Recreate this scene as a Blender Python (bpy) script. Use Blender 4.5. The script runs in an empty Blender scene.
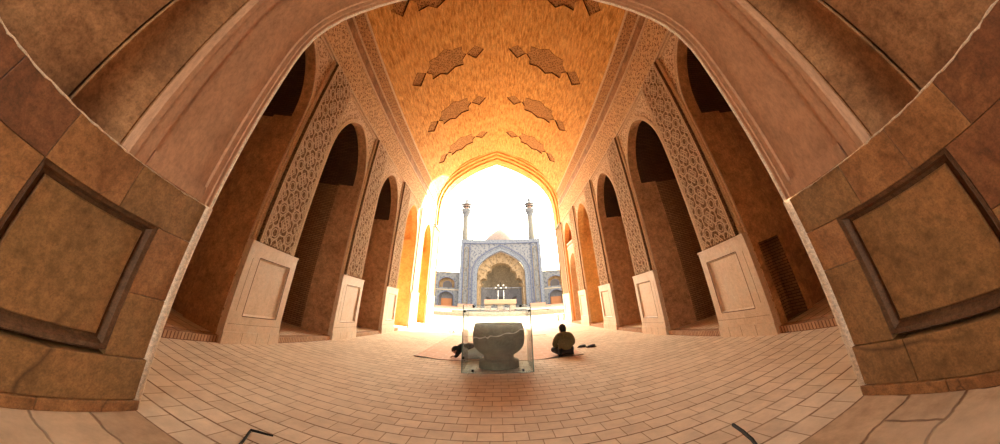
import bpy, bmesh, math, random
from mathutils import Vector, Matrix
from mathutils.geometry import tessellate_polygon
random.seed(7)
sc = bpy.context.scene
PI = math.pi

# ---------------------------------------------------------------- camera (stereographic panorama, 1000x444)
F2, CX, CY = 565.965, 500.0, 28.9
PITCH, ROLL, YAW = 0.905, 0.01565, -0.00515
CAM = Vector((-0.03, 0.0, 1.5))
cam = bpy.data.cameras.new('camera'); cam_ob = bpy.data.objects.new('camera', cam)
sc.collection.objects.link(cam_ob); sc.camera = cam_ob
_M = Matrix.Rotation(YAW, 3, 'Z') @ Matrix.Rotation(ROLL, 3, 'Y') @ Matrix.Rotation(PITCH, 3, 'X')
_B = _M @ Matrix(((1, 0, 0), (0, 0, -1), (0, 1, 0)))
cam_ob.matrix_world = Matrix.Translation(CAM) @ _B.to_4x4()
cam.type = 'PANO'
cam.panorama_type = 'FISHEYE_LENS_POLYNOMIAL'
cam.sensor_fit = 'HORIZONTAL'; cam.sensor_width = 36
cam.clip_end = 500


def _poly():
    # least squares of theta = 2 atan(r/F2) by k1 r + .. + k4 r^4, r in sensor mm
    n = 160
    rows = []
    for i in range(1, n):
        rp = 700.0 * i / n
        r = rp * 36 / 1000
        rows.append(([r, r ** 2, r ** 3, r ** 4], 2 * math.atan(rp / F2)))
    sca = [25.0 ** (k + 1) for k in range(4)]
    A = [[sum(a[i] / sca[i] * a[j] / sca[j] for a, t in rows) for j in range(4)] + [sum(a[i] / sca[i] * t for a, t in rows)] for i in range(4)]
    for i in range(4):
        p = A[i][i]
        A[i] = [v / p for v in A[i]]
        for j in range(4):
            if j != i:
                m = A[j][i]
                A[j] = [x - m * y for x, y in zip(A[j], A[i])]
    return [A[i][4] / sca[i] for i in range(4)]


k1, k2, k3, k4 = _poly()
cam.fisheye_polynomial_k0 = 0
cam.fisheye_polynomial_k1 = -k1; cam.fisheye_polynomial_k2 = -k2
cam.fisheye_polynomial_k3 = -k3; cam.fisheye_polynomial_k4 = -k4
cam.fisheye_fov = math.radians(250)
cam.shift_y = -(222 - CY) / 444

# ---------------------------------------------------------------- world, sun, exposure
w = bpy.data.worlds.new('world'); sc.world = w; w.use_nodes = True
bg = w.node_tree.nodes['Background']
SAZ, SEL = math.radians(48), math.radians(25)      # sun stands beyond the court, to the right
sdir = Vector((math.sin(SAZ) * math.cos(SEL), math.cos(SAZ) * math.cos(SEL), math.sin(SEL)))
# hazy sky: bright and warm toward the sun, dimmer and bluer on the far side
_nt = w.node_tree
_tc = _nt.nodes.new('ShaderNodeTexCoord'); _dp = _nt.nodes.new('ShaderNodeVectorMath'); _dp.operation = 'DOT_PRODUCT'
_nt.links.new(_tc.outputs['Generated'], _dp.inputs[0]); _dp.inputs[1].default_value = sdir
_mr = _nt.nodes.new('ShaderNodeMapRange'); _nt.links.new(_dp.outputs['Value'], _mr.inputs[0])
_mr.inputs[1].default_value = -.25; _mr.inputs[2].default_value = .95; _mr.inputs[3].default_value = 0; _mr.inputs[4].default_value = 1
_cr = _nt.nodes.new('ShaderNodeMix'); _cr.data_type = 'RGBA'; _nt.links.new(_mr.outputs[0], _cr.inputs[0])
SKY_LO, SKY_HI = (3.0, 2.8, 2.5), (15.5, 14.0, 10.4)
_cr.inputs[6].default_value = (*SKY_LO, 1); _cr.inputs[7].default_value = (*SKY_HI, 1)
_nt.links.new(_cr.outputs[2], bg.inputs[0]); bg.inputs[1].default_value = 1.0
sun = bpy.data.lights.new('sun', 'SUN'); sun.energy = 40; sun.angle = math.radians(1.0); sun.color = (1.0, 0.86, 0.66)
sun_ob = bpy.data.objects.new('sun', sun); sc.collection.objects.link(sun_ob)
sun_ob.rotation_euler = sdir.to_track_quat('Z', 'Y').to_euler(); sun_ob.location = (20, 40, 30)
vs = sc.view_settings
vs.view_transform = 'Standard'; vs.look = 'None'; vs.gamma = 1; vs.use_curve_mapping = False
vs.exposure = 0.42
sc.cycles.max_bounces = 14; sc.cycles.diffuse_bounces = 9; sc.cycles.transparent_max_bounces = 16


# ---------------------------------------------------------------- materials
def new_mat(name):
    m = bpy.data.materials.new(name); m.use_nodes = True
    return m, m.node_tree, m.node_tree.nodes['Principled BSDF']


def N(nt, t, **kw):
    n = nt.nodes.new(t)
    for k, v in kw.items():
        if k.startswith('i_'):
            n.inputs[k[2:].replace('_', ' ')].default_value = v
        else:
            setattr(n, k, v)
    return n


def c4(c): return (c[0], c[1], c[2], 1)


def coords(nt, uv, scale=(1, 1, 1), rot=0):
    tc = N(nt, 'ShaderNodeTexCoord'); mp = N(nt, 'ShaderNodeMapping')
    nt.links.new(tc.outputs['UV' if uv else 'Object'], mp.inputs[0])
    mp.inputs['Scale'].default_value = scale; mp.inputs['Rotation'].default_value = (0, 0, rot)
    return mp.outputs[0]


def mix(nt, a, b, f, mode='MIX'):
    n = N(nt, 'ShaderNodeMix', data_type='RGBA', blend_type=mode)
    for sock, v in ((n.inputs[0], f), (n.inputs[6], a), (n.inputs[7], b)):
        if hasattr(v, 'is_linked'): nt.links.new(v, sock)
        else: sock.default_value = v if not isinstance(v, tuple) else c4(v)
    return n.outputs[2]


def ramp(nt, f, stops):
    r = N(nt, 'ShaderNodeValToRGB'); nt.links.new(f, r.inputs[0])
    el = r.color_ramp.elements
    while len(el) < len(stops): el.new(0.5)
    for e, (p, c) in zip(el, stops):
        e.position = p; e.color = c4(c) if isinstance(c, tuple) else (c, c, c, 1)
    return r.outputs[0]


def noise(nt, co, scale, detail=5, rough=.6, dist=0):
    n = N(nt, 'ShaderNodeTexNoise'); nt.links.new(co, n.inputs['Vector'])
    n.inputs['Scale'].default_value = scale; n.inputs['Detail'].default_value = detail
    n.inputs['Roughness'].default_value = rough; n.inputs['Distortion'].default_value = dist
    return n.outputs[0]


def bump(nt, b, h, strength, dist, prev=None):
    n = N(nt, 'ShaderNodeBump'); nt.links.new(h, n.inputs['Height'])
    n.inputs['Strength'].default_value = strength; n.inputs['Distance'].default_value = dist
    if prev is not None: nt.links.new(prev, n.inputs['Normal'])
    nt.links.new(n.outputs[0], b.inputs['Normal'])
    return n.outputs[0]


def mottled(name, a, b, c=None, scale=3, rough=.75, uv=False, bs=.25, bscale=30, stretch=(1, 1, 1), cracks=0.0, crack_col=(.08, .04, .02), spec=.3, blotch=.8, grain=.5):
    """plaster or marble: two or three tones mottled by noise, fine grain bump, optional cracks"""
    m, nt, p = new_mat(name)
    co = coords(nt, uv, stretch)
    f = noise(nt, co, scale, 7, .62, .6)
    stops = [(.3, a), (.7, b)] if c is None else [(.28, a), (.5, b), (.75, c)]
    col = ramp(nt, f, stops)
    f2 = noise(nt, co, scale * 7, 6, .7)
    col = mix(nt, col, ramp(nt, f2, [(.32, .5), (.62, 1.15)]), blotch, 'MULTIPLY')
    f3 = noise(nt, co, scale * 26, 4, .8)
    col = mix(nt, col, ramp(nt, f3, [(.36, .45), (.58, 1.18)]), grain, 'MULTIPLY')
    if cracks:
        v = N(nt, 'ShaderNodeTexVoronoi', feature='DISTANCE_TO_EDGE'); v.inputs['Scale'].default_value = cracks
        wob = N(nt, 'ShaderNodeVectorMath', operation='ADD')
        nz = N(nt, 'ShaderNodeTexNoise'); nt.links.new(co, nz.inputs['Vector']); nz.inputs['Scale'].default_value = cracks * 2.5
        sc_ = N(nt, 'ShaderNodeVectorMath', operation='SCALE'); nt.links.new(nz.outputs[1], sc_.inputs[0]); sc_.inputs['Scale'].default_value = .5
        nt.links.new(co, wob.inputs[0]); nt.links.new(sc_.outputs[0], wob.inputs[1]); nt.links.new(wob.outputs[0], v.inputs['Vector'])
        cf = ramp(nt, v.outputs['Distance'], [(0.0, 1.0), (.012, 0.0)])
        gate = ramp(nt, noise(nt, co, cracks * .8, 2), [(.5, 0.0), (.6, .8)])
        cm = N(nt, 'ShaderNodeMath', operation='MULTIPLY'); nt.links.new(cf, cm.inputs[0]); nt.links.new(gate, cm.inputs[1])
        col = mix(nt, col, crack_col, cm.outputs[0])
    nt.links.new(col, p.inputs['Base Color'])
    p.inputs['Roughness'].default_value = rough; p.inputs['Specular IOR Level'].default_value = spec
    bump(nt, p, noise(nt, co, bscale, 8, .7), bs, .03)
    return m


def brick(name, a, b, joint, bw, bh, mortar=.008, wobble=0, uv=True, rough=.85, offset=.5, bs=.5, patch=None, rot=0, smooth=.1, streak=.6):
    m, nt, p = new_mat(name)
    co = coords(nt, uv, rot=rot)
    if wobble:
        wn = N(nt, 'ShaderNodeTexNoise'); nt.links.new(co, wn.inputs['Vector']); wn.inputs['Scale'].default_value = 2.2; wn.inputs['Detail'].default_value = 7
        ws = N(nt, 'ShaderNodeVectorMath', operation='SCALE'); nt.links.new(wn.outputs[1], ws.inputs[0]); ws.inputs['Scale'].default_value = wobble
        wa = N(nt, 'ShaderNodeVectorMath', operation='ADD'); nt.links.new(co, wa.inputs[0]); nt.links.new(ws.outputs[0], wa.inputs[1]); cob = wa.outputs[0]
    else: cob = co
    n = N(nt, 'ShaderNodeTexBrick'); nt.links.new(cob, n.inputs['Vector'])
    n.offset = offset; n.offset_frequency = 2; n.squash = 1
    n.inputs['Color1'].default_value = c4(a); n.inputs['Color2'].default_value = c4(b); n.inputs['Mortar'].default_value = c4(joint)
    n.inputs['Scale'].default_value = 1; n.inputs['Brick Width'].default_value = bw; n.inputs['Row Height'].default_value = bh
    n.inputs['Mortar Size'].default_value = mortar; n.inputs['Mortar Smooth'].default_value = smooth
    col = mix(nt, n.outputs[0], ramp(nt, noise(nt, co, 5, 8, .7), [(.3, .66), (.7, 1.15)]), streak, 'MULTIPLY')
    if patch: col = mix(nt, col, patch, ramp(nt, noise(nt, co, .5, 4), [(.45, 0.0), (.7, .7)]))
    nt.links.new(col, p.inputs['Base Color'])
    p.inputs['Roughness'].default_value = rough; p.inputs['Specular IOR Level'].default_value = .25
    inv = N(nt, 'ShaderNodeMath', operation='SUBTRACT'); inv.inputs[0].default_value = 1; nt.links.new(n.outputs[1], inv.inputs[1])
    b1 = bump(nt, p, inv.outputs[0], bs, .02)
    bump(nt, p, noise(nt, co, 40, 6, .7), .25, .02, b1)
    return m


def carved(name, hi, lo, scale=9, kind='F1', bs=.9, metric='CHEBYCHEV', mixs=.6, line=0):
    """carved stucco or brick relief: small cells, raised ones lighter"""
    m, nt, p = new_mat(name)
    co = coords(nt, True, rot=PI / 4 if metric == 'CHEBYCHEV' else 0)
    v = N(nt, 'ShaderNodeTexVoronoi', feature='DISTANCE_TO_EDGE' if kind == 'EDGE' else 'F1')
    if kind != 'EDGE': v.distance = metric
    v.voronoi_dimensions = '2D'; v.inputs['Scale'].default_value = scale; v.inputs['Randomness'].default_value = .55
    nt.links.new(co, v.inputs['Vector'])
    v2 = N(nt, 'ShaderNodeTexVoronoi', feature='F1', voronoi_dimensions='2D'); v2.inputs['Scale'].default_value = scale * 2.3; nt.links.new(co, v2.inputs['Vector'])
    h = N(nt, 'ShaderNodeMath', operation='ADD'); nt.links.new(v.outputs['Distance'], h.inputs[0]); nt.links.new(v2.outputs['Distance'], h.inputs[1])
    f = ramp(nt, h.outputs[0], [(.42, 0.0), (.80, 1.0)])
    col = mix(nt, lo, hi, f)
    col = mix(nt, col, ramp(nt, noise(nt, co, 2.2, 6, .65), [(.3, .7), (.7, 1.1)]), mixs, 'MULTIPLY')
    nt.links.new(col, p.inputs['Base Color']); p.inputs['Roughness'].default_value = .9
    p.inputs['Specular IOR Level'].default_value = .2
    bump(nt, p, f, bs, .03)
    return m


def plain(name, c, rough=.6, metal=0, spec=.5):
    m, nt, p = new_mat(name)
    co = coords(nt, False)
    nt.links.new(mix(nt, c, ramp(nt, noise(nt, co, 14, 4), [(.3, .8), (.7, 1.1)]), .6, 'MULTIPLY'), p.inputs['Base Color'])
    p.inputs['Roughness'].default_value = rough; p.inputs['Metallic'].default_value = metal
    p.inputs['Specular IOR Level'].default_value = spec
    return m


MAT = {}
MAT['floor'] = brick('floor_tiles', (.82, .68, .53), (.71, .57, .43), (.40, .27, .17), .265, .27, .006, uv=False, patch=(.82, .69, .55), smooth=.25)
def rows_floor(m):
    nt = m.node_tree; p = nt.nodes['Principled BSDF']
    base = p.inputs['Base Color'].links[0].from_socket
    co = coords(nt, False)
    sp = N(nt, 'ShaderNodeSeparateXYZ'); nt.links.new(co, sp.inputs[0])
    nz = noise(nt, co, 3.0, 3); a = N(nt, 'ShaderNodeMath', operation='MULTIPLY_ADD'); nt.links.new(nz, a.inputs[0]); a.inputs[1].default_value = .02; nt.links.new(sp.outputs[1], a.inputs[2])
    d = N(nt, 'ShaderNodeMath', operation='DIVIDE'); nt.links.new(a.outputs[0], d.inputs[0]); d.inputs[1].default_value = .27
    f = N(nt, 'ShaderNodeMath', operation='PINGPONG'); nt.links.new(d.outputs[0], f.inputs[0]); f.inputs[1].default_value = .5
    line = ramp(nt, f.outputs[0], [(.016, 1.0), (.045, 0.0)])
    g = ramp(nt, noise(nt, co, 1.1, 5, .7), [(.34, .25), (.55, 1.0)])
    mm = N(nt, 'ShaderNodeMath', operation='MULTIPLY'); nt.links.new(line, mm.inputs[0]); nt.links.new(g, mm.inputs[1])
    nt.links.new(mix(nt, base, (.15, .065, .03), mm.outputs[0]), p.inputs['Base Color'])


rows_floor(MAT['floor'])
MAT['slabs'] = mottled('rough_slabs', (.40, .27, .17), (.60, .43, .29), (.74, .56, .40), 1.6, .9, bs=1.0, bscale=7, cracks=1.7)
MAT['slabs'] = brick('broken_flagstones', (.66, .47, .31), (.50, .34, .22), (.22, .11, .055), .95, .42, .016, wobble=.16, uv=False, patch=(.74, .58, .43), smooth=.9, streak=1.0, bs=1.0, offset=.37)
MAT['court'] = brick('court_paving', (.30, .265, .22), (.27, .24, .20), (.22, .19, .155), 1.6, 1.6, .03, uv=False)
MAT['plaster_red'] = mottled('pink_brown_plaster', (.48, .275, .165), (.54, .315, .195), (.60, .36, .23), .9, .8, blotch=.35, grain=.35, bs=.12, bscale=22, stretch=(1, 1, .5))
MAT['plaster_dark'] = mottled('brown_plaster', (.20, .10, .046), (.34, .175, .08), (.50, .28, .135), 1.6, .8, bs=.25, bscale=14)
MAT['marble_near'] = mottled('brown_marble', (.19, .082, .03), (.38, .18, .07), (.56, .30, .125), 2.4, .45, bs=.22, bscale=26, cracks=1.1, spec=.5)
MAT['marble_olive'] = mottled('olive_marble', (.23, .125, .05), (.35, .195, .078), (.43, .22, .09), 2.0, .42, bs=.2, bscale=24, cracks=.45, spec=.5)
MAT['marble_red'] = mottled('red_brown_marble', (.12, .05, .022), (.22, .085, .035), (.34, .15, .06), 3.0, .5, bs=.35, bscale=22, cracks=1.3, spec=.5)
MAT['marble_dark'] = mottled('dark_marble', (.12, .06, .03), (.19, .10, .05), None, 2.5, .5, bs=.2)
MAT['marble_edge'] = mottled('worn_light_marble', (.80, .64, .48), (.88, .74, .58), None, 5, .6, bs=.3)  # pale worn marble; part of the paleness is light caught on edges
MAT['dado'] = mottled('beige_marble', (.58, .42, .28), (.68, .51, .36), (.62, .53, .41), 1.7, .5, blotch=.25, grain=.25, bs=.12, bscale=18, cracks=1.4, crack_col=(.75, .66, .52), spec=.5)
MAT['dado_joint'] = plain('joint', (.14, .07, .04), .9)
MAT['recess'] = mottled('reddish_plaster', (.40, .22, .115), (.54, .31, .165), (.62, .38, .21), 1.0, .85, bs=.25, bscale=12)
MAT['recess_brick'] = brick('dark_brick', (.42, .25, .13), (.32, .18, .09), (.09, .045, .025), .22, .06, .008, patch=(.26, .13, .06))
MAT['recess_lit_gold'] = mottled('plaster_lit_gold', (.60, .36, .14), (.74, .46, .19), (.80, .54, .26), 1.2, .85, blotch=.5, grain=.3, bs=.2)  # yellow glow of bounced sun in the fourth bay, painted as plaster colour
MAT['recess_lit_orange'] = mottled('plaster_lit_orange', (.58, .25, .075), (.70, .31, .095), (.74, .38, .13), 1.2, .85, blotch=.5, grain=.3, bs=.2)  # orange glow in the last bay, likewise put into the plaster colour
MAT['vault_brick'] = brick('very_dark_brick', (.15, .08, .045), (.11, .055, .03), (.05, .028, .015), .22, .06, .008, patch=(.07, .035, .02))  # brick of the recess vaults, much darker than the chamber brick
MAT['carved_light'] = carved('carved_spandrel', (.72, .53, .36), (.30, .17, .095), 7.5)
MAT['carved_tan'] = carved('carved_frieze', (.68, .44, .24), (.24, .115, .05), 6.5)
MAT['carved_dark'] = carved('carved_dark_frieze', (.52, .29, .13), (.13, .055, .022), 7)
MAT['band_ground'] = carved('band_ground', (.30, .18, .10), (.13, .07, .036), 12)
MAT['strap'] = mottled('strapwork', (.66, .48, .32), (.78, .59, .41), None, 6, .85, bs=.4)
MAT['mould'] = mottled('moulding_stucco', (.60, .41, .25), (.70, .50, .32), None, 4, .85, bs=.3)
MAT['kerb'] = brick('kerb_bricks', (.58, .36, .22), (.46, .27, .16), (.2, .1, .06), .07, .3, .012, offset=0)
MAT['ceil'] = None
MAT['glass'] = None


def make_ceiling_mat():
    m, nt, p = new_mat('golden_brick_vault')
    co = coords(nt, True, (4.5, .8, 1)); co1 = coords(nt, True)
    col = ramp(nt, noise(nt, co, 1.6, 8, .72, .4), [(.30, (.34, .13, .03)), (.5, (.64, .32, .09)), (.68, (.80, .47, .16))])
    col = mix(nt, col, ramp(nt, noise(nt, coords(nt, True, (7, 1.5, 1)), 1.6, 5, .75), [(.38, .50), (.56, 1.1)]), .8, 'MULTIPLY')
    n = N(nt, 'ShaderNodeTexBrick'); nt.links.new(coords(nt, True, rot=PI / 2), n.inputs['Vector'])
    n.inputs['Scale'].default_value = 1; n.inputs['Brick Width'].default_value = .25; n.inputs['Row Height'].default_value = .075
    n.inputs['Mortar Size'].default_value = .006
    n.inputs['Color1'].default_value = (1, 1, 1, 1); n.inputs['Color2'].default_value = (.82, .82, .82, 1); n.inputs['Mortar'].default_value = (.5, .5, .5, 1)
    col = mix(nt, col, n.outputs[0], .6, 'MULTIPLY')
    col = mix(nt, col, (.66, .38, .15), ramp(nt, noise(nt, co1, .35, 4), [(.5, 0.0), (.75, .45)]))
    nt.links.new(col, p.inputs['Base Color']); p.inputs['Roughness'].default_value = .85; p.inputs['Specular IOR Level'].default_value = .2
    bump(nt, p, noise(nt, co, 7, 7, .75), .5, .04)
    return m


MAT['ceil'] = make_ceiling_mat()
MAT['star'] = carved('star_relief', (.46, .24, .09), (.15, .055, .018), 7)
MAT['star_edge'] = plain('star_edge', (.10, .022, .006), .9)  # recess rims coloured very dark for the shade on their unlit side


def make_glass():
    m = bpy.data.materials.new('clear_glass'); m.use_nodes = True; nt = m.node_tree; nt.nodes.clear()
    o = N(nt, 'ShaderNodeOutputMaterial'); t = N(nt, 'ShaderNodeBsdfTransparent'); g = N(nt, 'ShaderNodeBsdfGlossy'); g.inputs['Roughness'].default_value = .05
    t.inputs[0].default_value = (.965, .98, .97, 1)
    fr = N(nt, 'ShaderNodeFresnel'); fr.inputs['IOR'].default_value = 1.45
    d = N(nt, 'ShaderNodeBsdfDiffuse'); d.inputs[0].default_value = (.75, .8, .74, 1)
    mx = N(nt, 'ShaderNodeMixShader'); nt.links.new(fr.outputs[0], mx.inputs[0]); nt.links.new(t.outputs[0], mx.inputs[1]); nt.links.new(g.outputs[0], mx.inputs[2])
    co = coords(nt, False)
    dust = ramp(nt, noise(nt, co, 2.5, 6, .7), [(.35, .015), (.7, .06)])
    m2 = N(nt, 'ShaderNodeMixShader'); nt.links.new(dust, m2.inputs[0]); nt.links.new(mx.outputs[0], m2.inputs[1]); nt.links.new(d.outputs[0], m2.inputs[2])
    nt.links.new(m2.outputs[0], o.inputs[0])
    return m


MAT['glass'] = make_glass()
MAT['glass_edge'] = plain('glass_edge', (.12, .17, .14), .2)
MAT['black'] = plain('black_metal', (.012, .011, .010), .75, 0, .2)
MAT['stone'] = mottled('grey_green_stone', (.15, .15, .11), (.23, .225, .165), (.31, .30, .22), 3.5, .75, bs=.5, bscale=30)
MAT['white_vein'] = plain('white_vein', (.75, .72, .65), .7)
MAT['tile_blue'] = carved('blue_tilework', (.135, .135, .15), (.045, .053, .085), 1.0, mixs=.3, bs=.05)
MAT['tile_pale'] = carved('pale_blue_tilework', (.125, .133, .16), (.055, .067, .105), 1.3, mixs=.3, bs=.05)
MAT['tile_grey'] = carved('grey_tilework', (.115, .115, .125), (.048, .056, .075), .9, mixs=.3, bs=.05)
MAT['tile_line'] = plain('cobalt_border', (.04, .05, .11), .5)
MAT['gold_brick'] = carved('golden_muqarnas', (.22, .15, .09), (.12, .078, .042), .7, mixs=.4, bs=.3)
MAT['gold_dark'] = mottled('brown_muqarnas', (.13, .10, .07), (.18, .14, .095), None, .3, .9)
MAT['buff'] = brick('buff_brick', (.30, .25, .19), (.26, .21, .16), (.2, .15, .11), .6, .2, .02)
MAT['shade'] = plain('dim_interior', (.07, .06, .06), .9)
MAT['niche_tile'] = mottled('grey_blue_wall', (.11, .11, .125), (.15, .14, .155), None, .4, .8)
MAT['wood'] = plain('orange_wood', (.30, .11, .035), .6)
MAT['minaret'] = brick('minaret_brick', (.15, .13, .10), (.11, .105, .10), (.08, .075, .07), .8, .35, .06)
MAT['dome'] = mottled('pink_grey_dome', (.12, .085, .075), (.15, .11, .10), None, .3, .8)
MAT['pink_stone'] = plain('pink_stone', (.32, .18, .12), .7)
MAT['white_paint'] = plain('white_paint', (.25, .25, .24), .5)
MAT['carpet'] = brick('carpet_red', (.72, .46, .34), (.67, .42, .30), (.76, .54, .42), .6, .3, .02, uv=False, bs=.1)
MAT['carpet2'] = brick('carpet_faded', (.80, .60, .47), (.76, .56, .43), (.82, .66, .54), .6, .3, .02, uv=False, bs=.1)
MAT['jacket'] = mottled('olive_jacket', (.12, .095, .04), (.17, .13, .06), None, 6, .9)
MAT['trousers'] = plain('black_cloth', (.015, .014, .014), .9)
MAT['hair'] = plain('black_hair', (.012, .010, .009), .7)
MAT['skin'] = plain('skin', (.42, .22, .14), .6)
MAT['bluecloth'] = carved('blue_patterned_cloth', (.45, .50, .52), (.13, .18, .22), 14, bs=.1)
MAT['shoe'] = plain('black_leather', (.02, .018, .016), .45)


# ---------------------------------------------------------------- mesh helpers
def link(name, bm, mat, parent=None, smooth=False):
    me = bpy.data.meshes.new(name)
    bm.normal_update(); bm.to_mesh(me); bm.free()
    for m in (mat if isinstance(mat, (list, tuple)) else [mat]):
        me.materials.append(MAT[m] if isinstance(m, str) else m)
    if smooth:
        for p in me.polygons: p.use_smooth = True
    o = bpy.data.objects.new(name, me); sc.collection.objects.link(o)
    if parent is not None:
        o.parent = parent
        o.matrix_parent_inverse = Matrix.Translation(-parent.location) if parent.rotation_euler.z == 0 else parent.matrix_basis.inverted()
    return o


def tag(o, label=None, cat=None, group=None, kind=None):
    if label: o['label'] = label
    if cat: o['category'] = cat
    if group: o['group'] = group
    if kind: o['kind'] = kind
    return o


def empty(name, loc, label, cat, group=None):
    o = bpy.data.objects.new(name, None); sc.collection.objects.link(o); o.location = loc
    o.empty_display_size = .1
    return tag(o, label, cat, group)


def BM(): return bmesh.new()


def box(bm, x0, x1, y0, y1, z0, z1, mi=0):
    x0, x1 = sorted((x0, x1)); y0, y1 = sorted((y0, y1)); z0, z1 = sorted((z0, z1))
    v = [bm.verts.new(p) for p in ((x0, y0, z0), (x1, y0, z0), (x1, y1, z0), (x0, y1, z0), (x0, y0, z1), (x1, y0, z1), (x1, y1, z1), (x0, y1, z1))]
    uvl = bm.loops.layers.uv.verify()
    for idx in ((3, 2, 1, 0), (4, 5, 6, 7), (0, 1, 5, 4), (1, 2, 6, 5), (2, 3, 7, 6), (3, 0, 4, 7)):
        f = bm.faces.new([v[i] for i in idx]); f.material_index = mi
        f.normal_update(); n = f.normal
        for l in f.loops:
            c = l.vert.co
            l[uvl].uv = (c.y, c.z) if abs(n.x) > .7 else ((c.x, c.z) if abs(n.y) > .7 else (c.x, c.y))
    return v


def bevel(bm, w=.01, seg=2, ang=.5):
    e = [e for e in bm.edges if len(e.link_faces) == 2 and e.calc_face_angle(0) > ang]
    if e: bmesh.ops.bevel(bm, geom=e, offset=w, segments=seg, affect='EDGES', profile=.5, clamp_overlap=True)


def sheet(bm, outer, holes, pos, cu=(), cv=(), mi=0, flip=False, uvf=None):
    """flat polygon with holes in a (u,v) domain, cut at cu / cv, then mapped by pos(u,v); uv = (u,v)"""
    loops = [[Vector((p[0], p[1], 0)) for p in outer]] + [[Vector((p[0], p[1], 0)) for p in h] for h in holes]
    tris = tessellate_polygon(loops)
    allp = [p for l in loops for p in l]
    tb = bmesh.new(); vv = [tb.verts.new(p) for p in allp]
    for t in tris:
        try: tb.faces.new([vv[i] for i in t])
        except ValueError: pass
    bmesh.ops.recalc_face_normals(tb, faces=tb.faces)
    for c in cu: bmesh.ops.bisect_plane(tb, geom=tb.verts[:] + tb.edges[:] + tb.faces[:], plane_co=(c, 0, 0), plane_no=(1, 0, 0), dist=1e-5)
    for c in cv: bmesh.ops.bisect_plane(tb, geom=tb.verts[:] + tb.edges[:] + tb.faces[:], plane_co=(0, c, 0), plane_no=(0, 1, 0), dist=1e-5)
    uvl = bm.loops.layers.uv.verify(); mp = {}
    for v in tb.verts: mp[v] = bm.verts.new(pos(v.co.x, v.co.y))
    for f in tb.faces:
        vs_ = list(f.verts)
        if (f.normal.z < 0) != flip: vs_.reverse()
        try: nf = bm.faces.new([mp[v] for v in vs_])
        except ValueError: continue
        nf.material_index = mi
        d = {mp[v]: (v.co.x, v.co.y) for v in vs_}
        for l in nf.loops: l[uvl].uv = d[l.vert] if uvf is None else uvf(*d[l.vert])
    tb.free()


def grid(bm, rows, mi=0, flip=False, uv=None, closed=False):
    """rows of points -> quads; uv[i][j] optional"""
    uvl = bm.loops.layers.uv.verify()
    V = [[bm.verts.new(p) for p in r] for r in rows]
    nr, ncl = len(V), len(V[0])
    for i in range(nr - 1):
        for j in range(ncl if closed else ncl - 1):
            k = (j + 1) % ncl
            q = [(i, j), (i, k), (i + 1, k), (i + 1, j)]
            if flip: q.reverse()
            try: f = bm.faces.new([V[a][b] for a, b in q])
            except ValueError: continue
            f.material_index = mi
            if uv:
                for l, (a, b) in zip(f.loops, q): l[uvl].uv = uv[a][b]
    return V


ARCH_N = [(1, 0), (.995, .14), (.975, .28), (.935, .41), (.867, .53), (.79, .625), (.69, .722), (.57, .81), (.434, .885), (.28, .945), (.13, .985), (0, 1.0)]

MOUTH_N = [(1, 0), (.996, .13), (.978, .26), (.935, .385), (.865, .495), (.77, .60), (.65, .695), (.51, .785), (.35, .868), (.18, .938), (0, 1.0)]


def arch_pts(w, zs, za, z0=None, n=ARCH_N):
    """half profile from base up to apex: [(halfwidth, z)]"""
    pts = [] if z0 is None else [(w, z0)]
    return pts + [(a * w, zs + b * (za - zs)) for a, b in n]


def arch_full(c, w, zs, za, z0=None, n=ARCH_N):
    h = arch_pts(w, zs, za, z0, n)
    return [(c - a, z) for a, z in h] + [(c + a, z) for a, z in reversed(h[:-1])]


def offs(path, d):
    """offset an open 2d path to its left by d"""
    out = []
    n = len(path)
    for i, p in enumerate(path):
        a = path[max(i - 1, 0)]; b = path[min(i + 1, n - 1)]
        t1 = Vector((p[0] - a[0], p[1] - a[1])); t2 = Vector((b[0] - p[0], b[1] - p[1]))
        if t1.length < 1e-9: t1 = t2
        if t2.length < 1e-9: t2 = t1
        t1.normalize(); t2.normalize()
        n1 = Vector((-t1.y, t1.x)); n2 = Vector((-t2.y, t2.x)); m = (n1 + n2)
        if m.length < 1e-6: m = n1
        m.normalize(); k = d / max(.5, m.dot(n1))
        out.append((p[0] + m.x * k, p[1] + m.y * k))
    return out


def lens(path):
    s = [0]
    for a, b in zip(path, path[1:]): s.append(s[-1] + math.hypot(b[0] - a[0], b[1] - a[1]))
    return s


def sweep(bm, path, section, pos, flip=False, mis=None):
    """path: 2d points (a,b); section: [(t, depth)]; pos(a,b,t). depth offsets the path to its left"""
    s = lens(path)
    rows = []; uv = []
    u = 0
    for k, (t, d) in enumerate(section):
        if k: u += math.hypot(t - section[k - 1][0], d - section[k - 1][1])
        rows.append([pos(a, b, t) for a, b in offs(path, d)]); uv.append([(u, q) for q in s])
    for k in range(len(section) - 1):
        grid(bm, rows[k:k + 2], mis[k] if mis else 0, flip, uv[k:k + 2])


def tube(bm, pts, r, seg=8, cap=True):
    pts = [Vector(p) for p in pts]; rs = r if isinstance(r, (list, tuple)) else [r] * len(pts)
    rings = []; up = Vector((0, 0, 1))
    t0 = (pts[1] - pts[0]).normalized()
    a = t0.cross(up) if abs(t0.z) < .95 else t0.cross(Vector((1, 0, 0)))
    a.normalize()
    for i, p in enumerate(pts):
        t = (pts[min(i + 1, len(pts) - 1)] - pts[max(i - 1, 0)]).normalized()
        a = (a - t * a.dot(t)).normalized(); b = t.cross(a)
        rings.append([bm.verts.new(p + (a * math.cos(2 * PI * k / seg) + b * math.sin(2 * PI * k / seg)) * rs[i]) for k in range(seg)])
    for r1, r2 in zip(rings, rings[1:]):
        for k in range(seg): bm.faces.new((r1[k], r1[(k + 1) % seg], r2[(k + 1) % seg], r2[k]))
    if cap: bm.faces.new(list(reversed(rings[0]))); bm.faces.new(rings[-1])


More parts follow.
